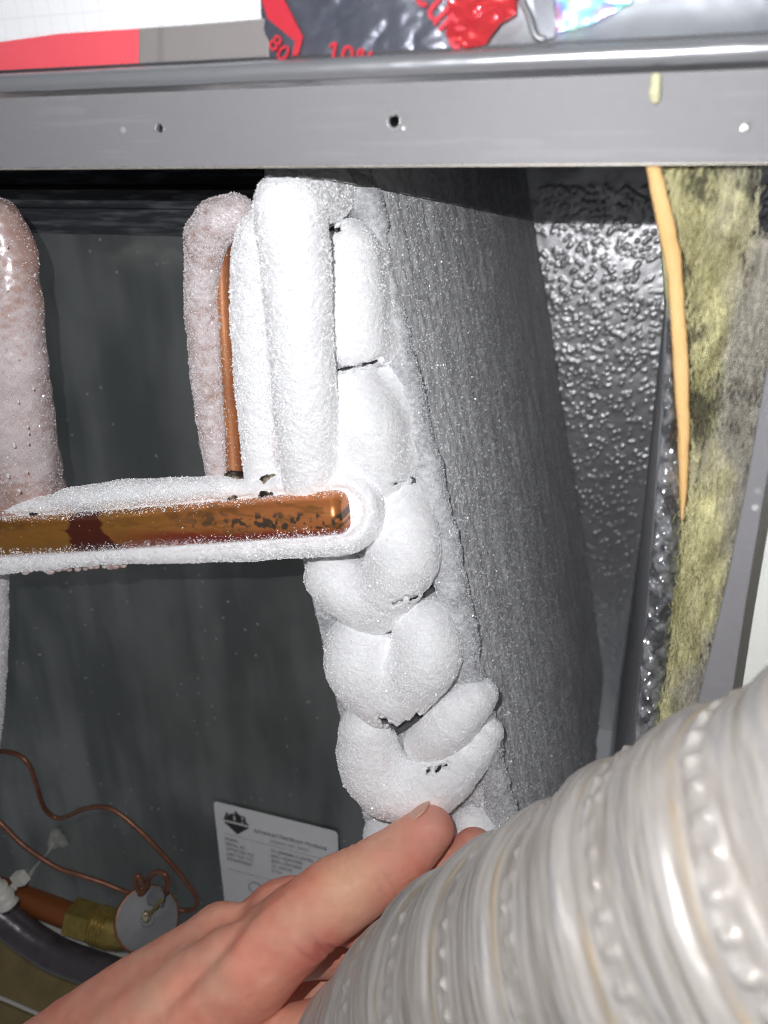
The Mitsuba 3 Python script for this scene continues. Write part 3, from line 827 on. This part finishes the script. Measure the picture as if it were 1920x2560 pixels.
# crinkled foil facing
vv = np.linspace(800, 2300, 420)
fl = np.interp(vv, [800, 900, 1000, 1100, 1250, 1450, 1600, 1850, 2300], [1667, 1664, 1659, 1652, 1641, 1626, 1612, 1588, 1545]) + 8 * (meshkit.fbm(np.stack([vv / 46, vv * 0, vv * 0], 1), 3, 13) - .5)
fr_ = np.interp(vv, [800, 900, 1000, 1200, 1400, 1650, 1840, 2300], [1684, 1688, 1696, 1704, 1700, 1672, 1646, 1570])
G = []
for w_ in np.linspace(0, 1, 26):
    G.append([onY(a + (b - a) * w_, v, 0.1895) for a, b, v in zip(fl, fr_, vv)])
G = np.array(G)[:, ::-1]
wq = np.linspace(0, 1, 26)[:, None]
cr_ = meshkit.fbm(np.stack([G[..., 0] / 0.004, G[..., 1] * 0, (G[..., 2] + 0.5 * G[..., 0]) / 0.0042], -1), 3, 9)
G[..., 1] -= 0.0028 * (np.abs(cr_ - 0.5) * 2) - 0.0035 * (1 - np.sin(np.pi * np.clip(wq * 0.8 + 0.2, 0, 1)))
add(batt + '__foil_facing', sheet(G, 0.003), 'm_crinkle', 'crinkled silver foil facing below the tan paper', smooth=25)
# ------------------------------------------------------------------ beyond the cabinet
scene['wall'] = ply(box(0.02, 1.2, 0.2105, 0.22, 0.2, 0.765), 'm_white')
labels['wall'] = {'label': 'bright white wall to the right of the cabinet', 'kind': 'structure'}

# ------------------------------------------------------------------ the duct above, and what is stuck on it
YD = 0.1865
duct = thing('supply_duct', 'galvanised duct panel above the rolled lip of the cabinet', 'duct')
x = np.linspace(-0.62, 0.4, 260)
zz = np.linspace(0, 1, 60) ** 1.8
X, Zt = np.meshgrid(x, zz, indexing='ij')
Zd = z_hi + 0.0058 + Zt * 0.24
Yd = YD - 0.0045 * np.exp(-Zt * 0.24 / 0.0022) + 0.0006 * (meshkit.fbm(np.stack([X / 0.05, X * 0, Zd / 0.05], -1), 3, 3) - 0.5)
add(duct + '__panel', sheet(np.stack([X, Yd, Zd], -1), 0.0008), 'm_galv', smooth=True)


def patch(u0, u1, vt, vb, Yf, n=60, m=24, thick=0.0004, wr=0.0, seed=0):
    """A thin sheet standing on the duct between the curves vt(u) and vb(u); Yf(u, t) is its distance."""
    G = np.zeros((n, m, 3))
    for i, u in enumerate(np.linspace(u0, u1, n)):
        for j, t in enumerate(np.linspace(1, 0, m)):
            G[i, j] = onY(u, vt(u) + (vb(u) - vt(u)) * t, Yf(u, t))
    if wr:
        G[..., 1] -= wr * (np.abs(meshkit.fbm(G / 0.009, 3, seed) - 0.5) * 2)
    return sheet(G, thick)


ip = lambda *a: (lambda u: np.interp(u, a[0::2], a[1::2]))
cb = ip(-90, 207, 0, 195, 150, 178, 348, 164, 668, 147)
cm = ip(-90, 120, 0, 105, 150, 84, 340, 72, 500, 60, 668, 46)
cy = lambda u, t: YD - 0.0022 + 0.0010 * t * (u < 400) - 0.0012 * math.sin(math.pi * np.clip((u + 90) / 760, 0, 1))
card = thing('cardboard_leaflet', 'white graph lined leaflet with a red and grey lower band, stuck above the lip', 'leaflet')
add(card + '__sheet', patch(-90, 655, lambda u: -120, cb, cy, 70, 30), 'm_card', smooth=True)
add(card + '__red_band', patch(-90, 347, cm, cb, lambda u, t: cy(u, 0.6) - 0.0005 + 0 * t, 40, 10, 0.0002), 'm_red_print', smooth=True)
add(card + '__grey_band', patch(347.5, 672, cm, cb, lambda u, t: cy(u, 0.6) - 0.0005 + 0 * t, 40, 10, 0.0002), 'm_grey_print', smooth=True)
pk = thing('foil_packet', 'dark grey foil packet printed with red lettering, beside the leaflet', 'packet')
pb = ip(640, 150, 700, 152, 830, 146, 1000, 142, 1120, 140, 1205, 120)
YK = YD - 0.0042
add(pk + '__wrapper', patch(642, 1165, lambda u: -140, pb, lambda u, t: YK + 0.002 * (abs(u - 905) / 262) ** 6 + 0.0006 * t, 90, 46, 0.0012, 0.0012, 5), 'm_packet', smooth=True)
add(pk + '__clear_fold', patch(668, 1215, lambda u: pb(u) - 4, lambda u: pb(u) + np.interp(u, [668, 900, 1100, 1215], [14, 24, 20, -6]), lambda u, t: YK + 0.0012 - 0.0006 * t, 70, 8, 0.0004, 0.0007, 8), 'm_clear_fold', smooth=True)
add(pk + '__red_corner', patch(1120, 1290, lambda u: np.interp(u, [1120, 1200, 1290], [-90, -70, -60]), lambda u: np.interp(u, [1120, 1165, 1215, 1250, 1290], [95, 125, 116, 60, 36]), lambda u, t: YK - 0.0004, 70, 60, 0.0006, 0.0042, 15), 'm_red_foil', 'crumpled shiny red corner of the packet', smooth=25)
YT = YK - 0.0016
for txt, u, v, hp_, an_, bo in (('secure', 968, -92, 62, -47, True), ('your home', 930, -60, 34, -47, False), ('10%', 812, 150, 42, -14, True), ('80', 668, 108, 34, -48, True), ('GO', 672, 150, 30, 10, True)):
    if txt in ('your home', 'GO'):
        continue
    add(pk + '__lettering', text_on(txt, u, v, hp_, YT, an_, bold=bo), 'm_red_ink')
st = [(642, -40), (690, -40), (757, 92), (744, 138), (730, 140), (738, 104), (668, 45)]
add(pk + '__red_stripe', prism(st, YT - 0.0001, YT + 0.0003), 'm_red_ink')
# the silver strip and the rainbow foil further right
stp = thing('metal_strap', 'short dark metal strap with a shiny edge hanging between red packet and rainbow foil', 'strap')
add(stp + '__strap_body', prism([(1318, -90), (1372, -90), (1390, 60), (1386, 92), (1360, 98), (1342, 60)], YD - 0.004, YD - 0.0028), 'm_strip_metal')
e = np.array([onY(u, v, YD - 0.0045) for u, v in ((1296, -90), (1302, -10), (1322, 40), (1338, 88), (1362, 100))])
add(stp + '__shiny_edge', tube(smooth_path(e, 30), 0.0007, 10), 'm_bright_edge', smooth=True)
add('rainbow_foil', patch(1388, 1580, lambda u: -110, lambda u: np.interp(u, [1388, 1420, 1480, 1580], [84, 76, 62, 8]), lambda u, t: YD - 0.0018, 60, 40, 0.0004, 0.0016, 25), 'm_holo',
    'pale rainbow holographic foil scrap on the galvanised duct', 'foil', smooth=True)
p, q = np.array([onY(1640, 196, YF - 0.002), onY(1637, 225, YF - 0.0022), onY(1638, 246, YF - 0.0015)]), np.array([px(1640, 200, YF, 13), px(1640, 200, YF, 15), px(1640, 200, YF, 12)])
tag_ = surface_net(lambda x: chain_sdf(x, p, q), p.min(0) - .003, p.max(0) + .003, 0.0003)
add('sealant_dab', displace(tag_, lambda x: 0.0006 * (meshkit.fbm(x / 0.002, 3) - 0.5)), 'm_foam', 'small pale yellow dab of sealant hanging over the top rail', 'sealant', smooth=True)

# ------------------------------------------------------------------ rating label, valve, tubes
lab = thing('rating_label', 'white rating label with a black diamond emblem on the dark steel plate', 'label')
A, B = onY(535, 2003, YB - 0.001), onY(845, 2076, YB - 0.001)
x0, x1, zt_ = A[0], B[0], (A[2] + B[2]) / 2
YL = YB - 0.0018
add(lab + '__sheet', extrude(shapely.box(x0 + .003, zt_ - 0.092, x1 - .003, zt_ - .003).buffer(0.003), YL, YL + 0.0004), 'm_label')
W = x1 - x0


def lab_text(txt, fx, fz, h, ink='m_ink_grey', bold=False, squeeze=1.0, shear=0.0, key='__lettering'):
    m_ = meshkit.text_mesh(txt, h, 0.0001, bold)
    p_ = np.asarray(m_.vertices)
    q_ = np.stack([x0 + fx * W + p_[:, 0] * squeeze + p_[:, 1] * shear, YL - 0.0001 - p_[:, 2], zt_ - fz * W + p_[:, 1]], 1)
    add(lab + key, trimesh.Trimesh(q_, m_.faces, process=False), ink)


dm = lambda pts: Polygon([(x0 + a * W, zt_ - b * W) for a, b in pts])
em = dm([(0.06, 0.165), (0.18, 0.04), (0.30, 0.165), (0.18, 0.275)])
for cut in (dm([(0.0, 0.155), (0.4, 0.155), (0.4, 0.175), (0.0, 0.175)]), dm([(0.155, 0.05), (0.175, 0.05), (0.175, 0.16), (0.155, 0.16)]), dm([(0.215, 0.065), (0.238, 0.065), (0.238, 0.15), (0.215, 0.15)]), dm([(0.11, 0.08), (0.12, 0.08), (0.12, 0.13), (0.11, 0.13)])):
    em = em.difference(cut)
add(lab + '__emblem', cat_(*[extrude(g, YL - 0.0002, YL - 0.00005) for g in em.geoms]), 'm_ink')
add(lab + '__emblem__letters', cat_(*[trimesh.Trimesh(np.stack([x0 + o * W + np.asarray(m_.vertices)[:, 0] * .95, YL - 0.0003 - np.asarray(m_.vertices)[:, 2], zt_ - 0.15 * W + np.asarray(m_.vertices)[:, 1]], 1), m_.faces) for m_, o in ((meshkit.text_mesh('ADP', 0.0062, 0.0001, True), 0.075),)]), 'm_ink')
lab_text('Advanced Distributor Products', 0.315, 0.205, 0.0030, 'm_ink_grey', True, 0.86, 0.25)
lab_text('Grenada, MS  38901', 0.45, 0.262, 0.0021, 'm_ink_grey', False, 1.0)
for k, tx in enumerate(('MODEL:', 'SERIAL NO.', 'APPROVED TXV', 'UNIT W/O TXV', 'REFRIGERANT')):
    lab_text(tx, 0.065, 0.36 + 0.052 * k, 0.0022, 'm_ink_grey', True, 0.92)
for k, tx in enumerate(('TO ASSEMBLY LISTED', 'MAX. HIGH SIDE', 'MAX. LOW SIDE', 'UL  LISTED', 'R-22')):
    lab_text(tx, 0.45, 0.36 + 0.052 * k, 0.0022, 'm_ink_grey', True, 0.92)
for fz in (0.30, 0.665):
    add(lab + '__rule', box(x0 + .06 * W, x0 + .93 * W, YL - 0.0002, YL - 0.00005, zt_ - fz * W, zt_ - fz * W + 0.00025), 'm_ink_grey')
an = np.linspace(0, 2 * np.pi, 33)
add(lab + '__emblem', tube(np.stack([x0 + .30 * W + 0.0055 * np.cos(an), an * 0 + YL - 0.0001, zt_ - .80 * W + 0.0055 * np.sin(an)], 1), 0.0004, 6, False), 'm_ink_grey')

vlv = thing('expansion_valve', 'thermostatic expansion valve with a round grey head and brass nut at lower left', 'valve')
VC = onY(368, 2298, 0.253)
nrm = CAM - VC + np.array([0.05, 0, -0.02])
nrm /= np.linalg.norm(nrm)
rv = px(368, 2298, 0.253, 79)


def lathe(c, axis, prof, sides=64, squash=None):
    """prof: rows (distance along the axis, radius)."""
    a = np.cross(axis, [0, 0, 1.0])
    a /= np.linalg.norm(a)
    b = np.cross(axis, a)
    an = np.arange(sides) * 2 * np.pi / sides
    rg = np.cos(an)[:, None] * a + np.sin(an)[:, None] * b
    V = np.vstack([c + d * axis + r_ * rg for d, r_ in prof])
    i, j = np.meshgrid(np.arange(len(prof) - 1), np.arange(sides), indexing='ij')
    q = np.stack([i * sides + j, i * sides + (j + 1) % sides, (i + 1) * sides + (j + 1) % sides, (i + 1) * sides + j], -1).reshape(-1, 4)
    return trimesh.Trimesh(V, np.vstack([q[:, [0, 1, 2]], q[:, [0, 2, 3]]]), process=False)


add(vlv + '__power_head', lathe(VC, nrm, [(-0.010, 0.0001), (-0.010, rv * .55), (-0.006, rv * .8), (-0.0035, rv * .97), (-0.0015, rv), (0.0005, rv * 1.0), (0.0015, rv * .96), (0.0017, rv * .9)]), 'm_copper_dull', smooth=40)
add(vlv + '__head_disc', lathe(VC, nrm, [(0.0012, rv * .925), (0.0022, rv * .92), (0.0030, rv * .6), (0.0034, rv * .22), (0.0024, rv * .2), (0.0024, 0.0001)]), 'm_disc', smooth=40)
tabp = np.array([onY(u, v, 0.2505) for u, v in ((382, 2215), (402, 2212), (414, 2235), (408, 2262), (372, 2256), (368, 2240))])
add(vlv + '__head_disc__tab', extrude(Polygon(tabp[:, [0, 2]]), 0.2492, 0.2498), 'm_disc')
c = onY(366, 2291, 0.2495)
knob = trimesh.creation.icosphere(3, px(366, 2290, 0.25, 13))
knob.apply_scale([0.85, 0.9, 1.35])
knob.apply_translation(c)
add(vlv + '__head_stub', knob, 'm_silver', smooth=True)
e = np.array([onY(u, v, 0.2493) for u, v in ((367, 2292), (380, 2278), (395, 2262), (408, 2246))])
add(vlv + '__bulb_wire', tube(smooth_path(e, 20), 0.0009, 8), 'm_brass', smooth=True)
pA, pB = onY(180, 2291, 0.252), onY(300, 2330, 0.252)
axv = (pB - pA) / np.linalg.norm(pB - pA)
L = np.linalg.norm(pB - pA)
hexr = px(240, 2300, .252, 50)
add(vlv + '__brass_nut', lathe(pA, axv, [(0, 0.0001), (0, hexr * .8), (0.0015, hexr), (L * .5, hexr), (L * .54, hexr * .86), (L * .56, 0.0001)], 6), 'm_brass')
add(vlv + '__threaded_fitting', lathe(pA, axv, [(L * .52, hexr * .82)] + [(L * (.55 + .035 * k), hexr * (.86 if k % 2 else .95)) for k in range(9)] + [(L * 1.2, hexr * .7), (L * 1.3, 0.0001)], 40), 'm_brass', smooth=20)
e = np.array([onY(u, v, 0.252) for u, v in ((-120, 2185), (40, 2240), (190, 2296))])
add(vlv + '__liquid_line', tube(smooth_path(e, 30), px(100, 2260, .252, 31), 24), 'm_liquid', smooth=True)
wa = [(-40, 1880, .262), (0, 1878, .262), (42, 1886, .262), (72, 1912, .262), (92, 1966, .264), (112, 2022, .270), (140, 2044, .273), (165, 2042, .272), (205, 2024, .268), (250, 2017, .266), (292, 2030, .266), (355, 2082, .266), (420, 2150, .266), (468, 2208, .266), (492, 2245, .268), (490, 2268, .27), (470, 2276, .27), (440, 2275, .268)]
e = np.array([onY(*w) for w in wa])
add(vlv + '__capillary_tube', tube(smooth_path(e, 160), px(200, 2100, .266, 6.0), 10), 'm_copper_dull', smooth=True)
wb = [(-40, 2025, .250), (0, 2056, .250), (50, 2106, .250), (100, 2143, .250), (150, 2172, .251), (200, 2188, .253), (260, 2208, .256), (310, 2228, .258), (350, 2236, .258), (362, 2216, .256), (345, 2190, .255), (338, 2205, .255), (352, 2232, .256), (368, 2215, .257), (372, 2195, .257), (390, 2180, .256), (412, 2186, .255), (420, 2208, .255), (413, 2232, .254)]
e = np.array([onY(*w) for w in wb])
add(vlv + '__capillary_tube_001', tube(smooth_path(e, 200), px(200, 2150, .255, 6.5), 10), 'm_copper_dull', smooth=True)

tie = thing('cable_tie', 'white nylon cable tie round the copper line, its tail glued to the plate', 'cable tie')
an = np.linspace(0, 2 * np.pi, 50)
c = onY(42, 2238, 0.252)
la = (onY(190, 2296, .252) - onY(40, 2240, .252))
la /= np.linalg.norm(la)
b1 = np.cross(la, [0, 1, 0])
b1 /= np.linalg.norm(b1)
b2 = np.cross(la, b1)
rr = px(42, 2238, .252, 35)
ring = np.array([c + rr * (math.cos(a) * b1 + math.sin(a) * b2) for a in an])
st_ = np.stack([ring - la * 0.0026, ring + la * 0.0026], 0)
add(tie + '__strap', sheet(st_, 0.0001, (0, 0.02, 0)), 'm_tie', smooth=40)
hd = trimesh.creation.box((0.0075, 0.005, 0.007))
hd.apply_transform(trimesh.transformations.rotation_matrix(-0.5, [0, 1, 0]))
hd.apply_translation(onY(50, 2196, 0.2455))
add(tie + '__head', hd, 'm_tie')
ta = np.array([onY(u, v, y) for u, v, y in ((58, 2214, .2495), (85, 2170, .272), (118, 2134, .312), (132, 2110, YB - 0.008))])
G = smooth_path(ta, 24)
add(tie + '__tail', sheet(np.stack([G - R * 0.0017 - U * 0.0010, G + R * 0.0017 + U * 0.0010], 0), 0.0008), 'm_tie', smooth=30)
p, q = np.array([onY(134, 2108, YB - .005), onY(140, 2086, YB - .003), onY(160, 2106, YB - .001)]), np.array([px(140, 2090, YB, 13), px(140, 2090, YB, 14), px(140, 2090, YB, 12)])
g_ = surface_net(lambda x: chain_sdf(x, p, q), p.min(0) - .004, p.max(0) + .004, 0.0005)
add(tie + '__glue_blob', displace(g_, lambda x: 0.0016 * (meshkit.fbm(x / 0.003, 3) - 0.5)), 'm_adhesive', smooth=True)

e = np.array([onY(u, v, y) for u, v, y in ((-60, 2235, .238), (0, 2285, .238), (60, 2335, .238), (150, 2390, .238), (260, 2430, .238), (420, 2480, .238), (600, 2540, .238))])
add('drain_hose', displace(tube(smooth_path(e, 120), px(150, 2390, .238, 40), 32), lambda x: 0.0008 * (meshkit.fbm(x / 0.008, 3) - 0.5)), 'm_conduit', 'dark purplish plastic drain hose running down past the brass nut', 'hose', smooth=True)
e = np.array([onY(u, v, .228) for u, v in ((-60, 2150), (-14, 2212), (6, 2236), (22, 2262))])
add('plastic_wrap', displace(tube(smooth_path(e, 40), px(0, 2230, .228, 22), 20), lambda x: 0.003 * (meshkit.fbm(x / 0.004, 3) - 0.5)), 'm_tie', 'crumpled whitish plastic at the left picture edge above the drain hose', 'plastic', smooth=True)
pan = thing('drain_pan', 'brownish drain pan with a pale rim under the expansion valve', 'drain pan')
rim = np.array([onY(u, v, .262) for u, v in ((75, 2295), (140, 2315), (240, 2362), (340, 2408), (520, 2480), (700, 2560))])
G = smooth_path(rim, 60)
add(pan + '__rim', sheet(np.stack([G + [0, 0, 0.0005], G + [0.0, -0.0035, -0.0062]], 0), 0.004), 'm_pan', smooth=30)
fl_ = np.array([[onY(u, v, y) for v, y in ((2322, .285), (2400, .275), (2480, .26), (2640, .24))] for u in np.linspace(-260, 520, 24)])
fl_ = fl_ + np.array([0, 0, 0.002]) * (meshkit.fbm(fl_ / 0.02, 3, 3) - 0.5)[..., None]
add(pan + '__floor', sheet(fl_[:, ::-1], 0.002), 'm_pan_floor', smooth=True)
e = np.array([onY(u, v, y) for u, v, y in ((-60, 2470, .212), (20, 2502, .212), (80, 2528, .211), (200, 2580, .21))])
add(pan + '__front_rim', tube(smooth_path(e, 30), 0.0010, 10), 'm_pan', smooth=True)

# ------------------------------------------------------------------ the hand
hand = thing('person', 'bare hand with outstretched index finger touching the frosted coil', 'person')


def hrow(rows):
    return np.array([at(u, v, d) for u, v, d, r in rows]), np.array([r / 1920 * d for u, v, d, r in rows])


index = [(1078, 2072, .297, 57), (1040, 2105, .296, 68), (985, 2152, .292, 79), (915, 2196, .288, 86), (850, 2236, .286, 96), (790, 2280, .286, 98), (700, 2350, .286, 108), (620, 2415, .286, 118)]
middle = [(1186, 2120, .309, 50), (1135, 2175, .310, 62), (1040, 2260, .312, 70), (940, 2300, .310, 74), (850, 2275, .310, 72), (760, 2262, .309, 68), (690, 2270, .308, 66), (560, 2350, .306, 84)]
ring_ = [(1120, 2320, .345, 62), (1040, 2350, .345, 72), (930, 2370, .345, 76), (800, 2360, .34, 76), (660, 2380, .335, 84), (520, 2420, .33, 90)]
pinky = [(1010, 2440, .36, 55), (930, 2460, .36, 62), (800, 2470, .36, 66), (640, 2470, .355, 76), (500, 2480, .345, 84)]
thumb = [(880, 2560, .29, 76), (800, 2590, .288, 86), (690, 2620, .286, 90), (560, 2640, .285, 104), (420, 2660, .285, 110)]
palm = [[(620, 2415, .286, 118), (430, 2550, .288, 132), (250, 2680, .29, 150), (80, 2820, .292, 160)],
        [(560, 2350, .306, 84), (400, 2450, .303, 90), (280, 2530, .302, 96), (100, 2680, .300, 120), (-40, 2800, .298, 140)],
        [(520, 2420, .33, 90), (350, 2540, .325, 110), (100, 2720, .315, 140)],
        [(500, 2480, .345, 84), (350, 2580, .335, 100), (100, 2740, .32, 130)],
        [(80, 2820, .292, 160), (-120, 3000, .295, 160)]]
fing = [resample(*hrow(g), 20) for g in (index, middle, ring_, pinky, thumb)]
plm = [resample(*hrow(g), 12) for g in palm]


def hand_sdf(p):
    d = None
    for c in plm:
        e = chain_sdf(p, *c)
        d = e if d is None else smin(d, e, 0.007)
    for c in fing:
        e = chain_sdf(p, *c)
        d = smin(d, e, 0.0045)
    return d


allp = np.vstack([c[0] for c in fing + plm])
m = surface_net(hand_sdf, np.maximum(allp.min(0) - 0.03, [-0.36, 0.1, 0.33]), allp.max(0) + 0.03, 0.0012)
trimesh.smoothing.filter_taubin(m, iterations=6)


def hand_relief(p):
    d = 0.0009 * (meshkit.fbm(p / 0.012, 3, 5) - 0.5)
    for (u, v, dd, w, l, a, depth) in creases:
        c = at(u, v, dd)
        q = p - c
        x = q @ R * math.cos(a) + q @ U * math.sin(a)
        y = -q @ R * math.sin(a) + q @ U * math.cos(a)
        d = d - depth * np.exp(-(y / w) ** 2 - (x / l) ** 2)
    return d


creases = [(800, 2390, .27, 0.0012, 0.006, math.radians(115), 0.0016), (830, 2400, .27, 0.001, 0.005, math.radians(120), 0.0010), (985, 2205, .28, 0.0009, 0.005, math.radians(125), 0.0008),
           (960, 2215, .28, 0.0008, 0.005, math.radians(120), 0.0007), (570, 2320, .285, 0.0030, 0.016, math.radians(47), 0.0030), (455, 2440, .285, 0.0035, 0.016, math.radians(47), 0.0026), (640, 2250, .29, 0.0009, 0.006, math.radians(30), 0.0009), (690, 2215, .29, 0.0008, 0.005, math.radians(25), 0.0009),
           (870, 2160, .28, 0.0007, 0.0045, math.radians(120), 0.0007), (890, 2152, .28, 0.0007, 0.004, math.radians(118), 0.0006), (848, 2172, .28, 0.0007, 0.004, math.radians(124), 0.0006),
           (760, 2400, .27, 0.0009, 0.006, math.radians(130), 0.0007), (1030, 2075, .29, 0.0005, 0.003, math.radians(120), 0.0004), (1015, 2083, .29, 0.0005, 0.003, math.radians(122), 0.0004)]
m = displace(m, hand_relief)
p = np.asarray(m.vertices)
a = meshkit.fbm(p / 0.017, 3, 2)
b = meshkit.fbm(p / 0.004, 3, 8)
col = np.array([0.78, 0.325, 0.225]) + (a - 0.5)[:, None] * np.array([0.10, -0.28, -0.20]) + (b - 0.5)[:, None] * np.array([0.16, 0.12, 0.09])


def blot(u, v, d, r, c, k):
    global col
    w = k * np.exp(-(np.linalg.norm(p - at(u, v, d), axis=1) / r) ** 2)[:, None]
    col = col * (1 - w) + np.array(c) * w


blot(800, 2390, .272, 0.008, (0.62, 0.16, 0.14), 0.75)
blot(960, 2190, .277, 0.010, (0.70, 0.27, 0.21), 0.6)
blot(1080, 2080, .288, 0.011, (0.70, 0.28, 0.22), 0.6)
blot(1090, 2030, .292, 0.006, (0.60, 0.30, 0.25), 0.6)
blot(860, 2200, .275, 0.011, (0.74, 0.48, 0.28), 0.6)
blot(1180, 2140, .305, 0.012, (0.52, 0.24, 0.20), 0.6)
for _k in range(26):
    _u = rng.uniform(150, 1050)
    blot(_u, 2560 - 0.47 * (_u - 150) + rng.uniform(-90, 150), .278, rng.uniform(0.003, 0.008), ((0.70, 0.25, 0.19) if rng.uniform() < 0.55 else (0.78, 0.45, 0.29)), 0.4)
blot(680, 2235, .294, 0.007, (0.40, 0.22, 0.16), 0.5)
add(hand + '__hand', m, 'm_skin', smooth=True, color=np.clip(col, 0.02, 0.9))
# nail on the upper side of the fingertip
ip_ = (index[0], index[1])
t0, t1 = at(1078, 2072, .297), at(1040, 2105, .296)
fd = (t0 - t1) / np.linalg.norm(t0 - t1)
up = -R * 0.62 + U * 0.72 + F * 0.28
up -= (up @ fd) * fd
up /= np.linalg.norm(up)
sd = np.cross(fd, up)
rn = 60 / 1920 * .297
s, t = np.meshgrid(np.linspace(-0.9, 0.9, 21), np.linspace(-1, 1, 25), indexing='ij')
hw = 0.0062 * np.sqrt(np.clip(1 - np.abs(t) ** 3.2, 0.02, 1)) / 0.0062
ang = s * hw * 0.85
ctr = t0 + fd * 0.0005
G = ctr + fd * (t[..., None] * 0.0062 - 0.001) + (rn * 1.02 + 0.0003 - 0.0014 * np.clip(t, 0, 1)[..., None] ** 2) * (np.cos(ang)[..., None] * up + np.sin(ang)[..., None] * sd)
add(hand + '__fingernail', sheet(G, 0.0007, -up), 'm_nail', smooth=True)

# ------------------------------------------------------------------ the flexible duct in the foreground
ctrs = [(830, 3050, .262), (960, 2850, .25), (1060, 2700, .24), (1185, 2575, .226), (1340, 2500, .208), (1520, 2430, .190), (1700, 2355, .176), (1880, 2280, .165), (2110, 2195, .153), (2400, 2095, .142), (2700, 2000, .135)]
path = smooth_path(np.array([at(*c) for c in ctrs]), 1500)
seg = np.concatenate([[0], np.cumsum(np.linalg.norm(np.diff(path, axis=0), axis=1))])
NS, NT = 560, 380
ss = np.linspace(0, seg[-1], NS)
path = np.stack([np.interp(ss, seg, path[:, k]) for k in range(3)], 1)
t = np.gradient(path, axis=0)
for _ in range(10):
    t[1:-1] = (t[:-2] + 2 * t[1:-1] + t[2:]) / 4
t /= np.linalg.norm(t, axis=1)[:, None]
a = np.cross(t[0], [0, 0, 1.0])
fra = []
for k in range(NS):
    a = a - (a @ t[k]) * t[k]
    a /= np.linalg.norm(a)
    fra.append(a)
fra = np.array(fra)
frb = np.cross(t, fra)
th = np.arange(NT) * 2 * np.pi / NT
S, TH_ = np.meshgrid(ss, th, indexing='ij')
PITCH = 0.0255
ph = S / PITCH + TH_ / (2 * np.pi) + 0.12 * (meshkit.noise(np.stack([S / 0.03, np.cos(TH_) * 2, np.sin(TH_) * 2], -1), 4) - 0.5)
fr0 = ph - np.floor(ph)
bell = lambda x, c, w: np.exp(-((np.abs((x - c + 0.5) % 1 - 0.5)) / w) ** 4)
ridge = bell(fr0, 0.25, 0.21)
ribs = ridge * (0.5 + 0.5 * np.cos(2 * np.pi * (fr0 - 0.25) / 0.085))
row = bell(fr0, 0.72, 0.07)
nb = 40
turn = np.floor(ph)
irr = meshkit.fbm(np.stack([np.cos(TH_) * 3 + turn * 5, np.sin(TH_) * 3, S / 0.02], -1), 3, 41)
irr2 = meshkit.fbm(np.stack([fr0 * 14, np.cos(TH_) * 2.5 + turn * 7, np.sin(TH_) * 2.5], -1), 3, 44)
ribs = ribs * np.clip(2.4 * (irr - 0.32), 0, 1.3)
beads = row * np.clip(np.cos(TH_ * nb + 2 * np.pi * 0.37 * turn + 1.5 * irr), -0.35, 1) * np.clip(3 * (irr2 - 0.28), 0.1, 1.3)
seam = bell(fr0, 0.55, 0.04)
RH = 0.0400
Rr = RH + 0.0016 * ridge + 0.00022 * ribs + 0.0009 * beads + 0.0005 * seam * irr + 0.0011 * (irr2 - 0.5) + 0.0024 * (meshkit.fbm(np.stack([S / 0.03, np.cos(TH_) * 1.6, np.sin(TH_) * 1.6], -1), 3, 6) - 0.5)
V = path[:, None] + Rr[..., None] * (np.cos(TH_)[..., None] * fra[:, None] + np.sin(TH_)[..., None] * frb[:, None])
i, j = np.meshgrid(np.arange(NS - 1), np.arange(NT), indexing='ij')
q = np.stack([i * NT + j, i * NT + (j + 1) % NT, (i + 1) * NT + (j + 1) % NT, (i + 1) * NT + j], -1).reshape(-1, 4)
hm = trimesh.Trimesh(V.reshape(-1, 3), np.vstack([q[:, [0, 1, 2]], q[:, [0, 2, 3]]]), process=False)
ns = meshkit.fbm(np.stack([fr0 * 9, np.cos(TH_) * 1.2 + np.floor(ph), np.sin(TH_) * 1.2], -1), 3, 14)[..., None]
c1 = np.array([0.44, 0.405, 0.37]) + (irr2[..., None] - 0.5) * np.array([0.42, 0.42, 0.43])
sm = (0.75 * seam * np.clip(3.2 * (irr - 0.33), 0, 1))[..., None]
c1 = c1 * (1 - sm) + np.array([0.52, 0.41, 0.27]) * sm
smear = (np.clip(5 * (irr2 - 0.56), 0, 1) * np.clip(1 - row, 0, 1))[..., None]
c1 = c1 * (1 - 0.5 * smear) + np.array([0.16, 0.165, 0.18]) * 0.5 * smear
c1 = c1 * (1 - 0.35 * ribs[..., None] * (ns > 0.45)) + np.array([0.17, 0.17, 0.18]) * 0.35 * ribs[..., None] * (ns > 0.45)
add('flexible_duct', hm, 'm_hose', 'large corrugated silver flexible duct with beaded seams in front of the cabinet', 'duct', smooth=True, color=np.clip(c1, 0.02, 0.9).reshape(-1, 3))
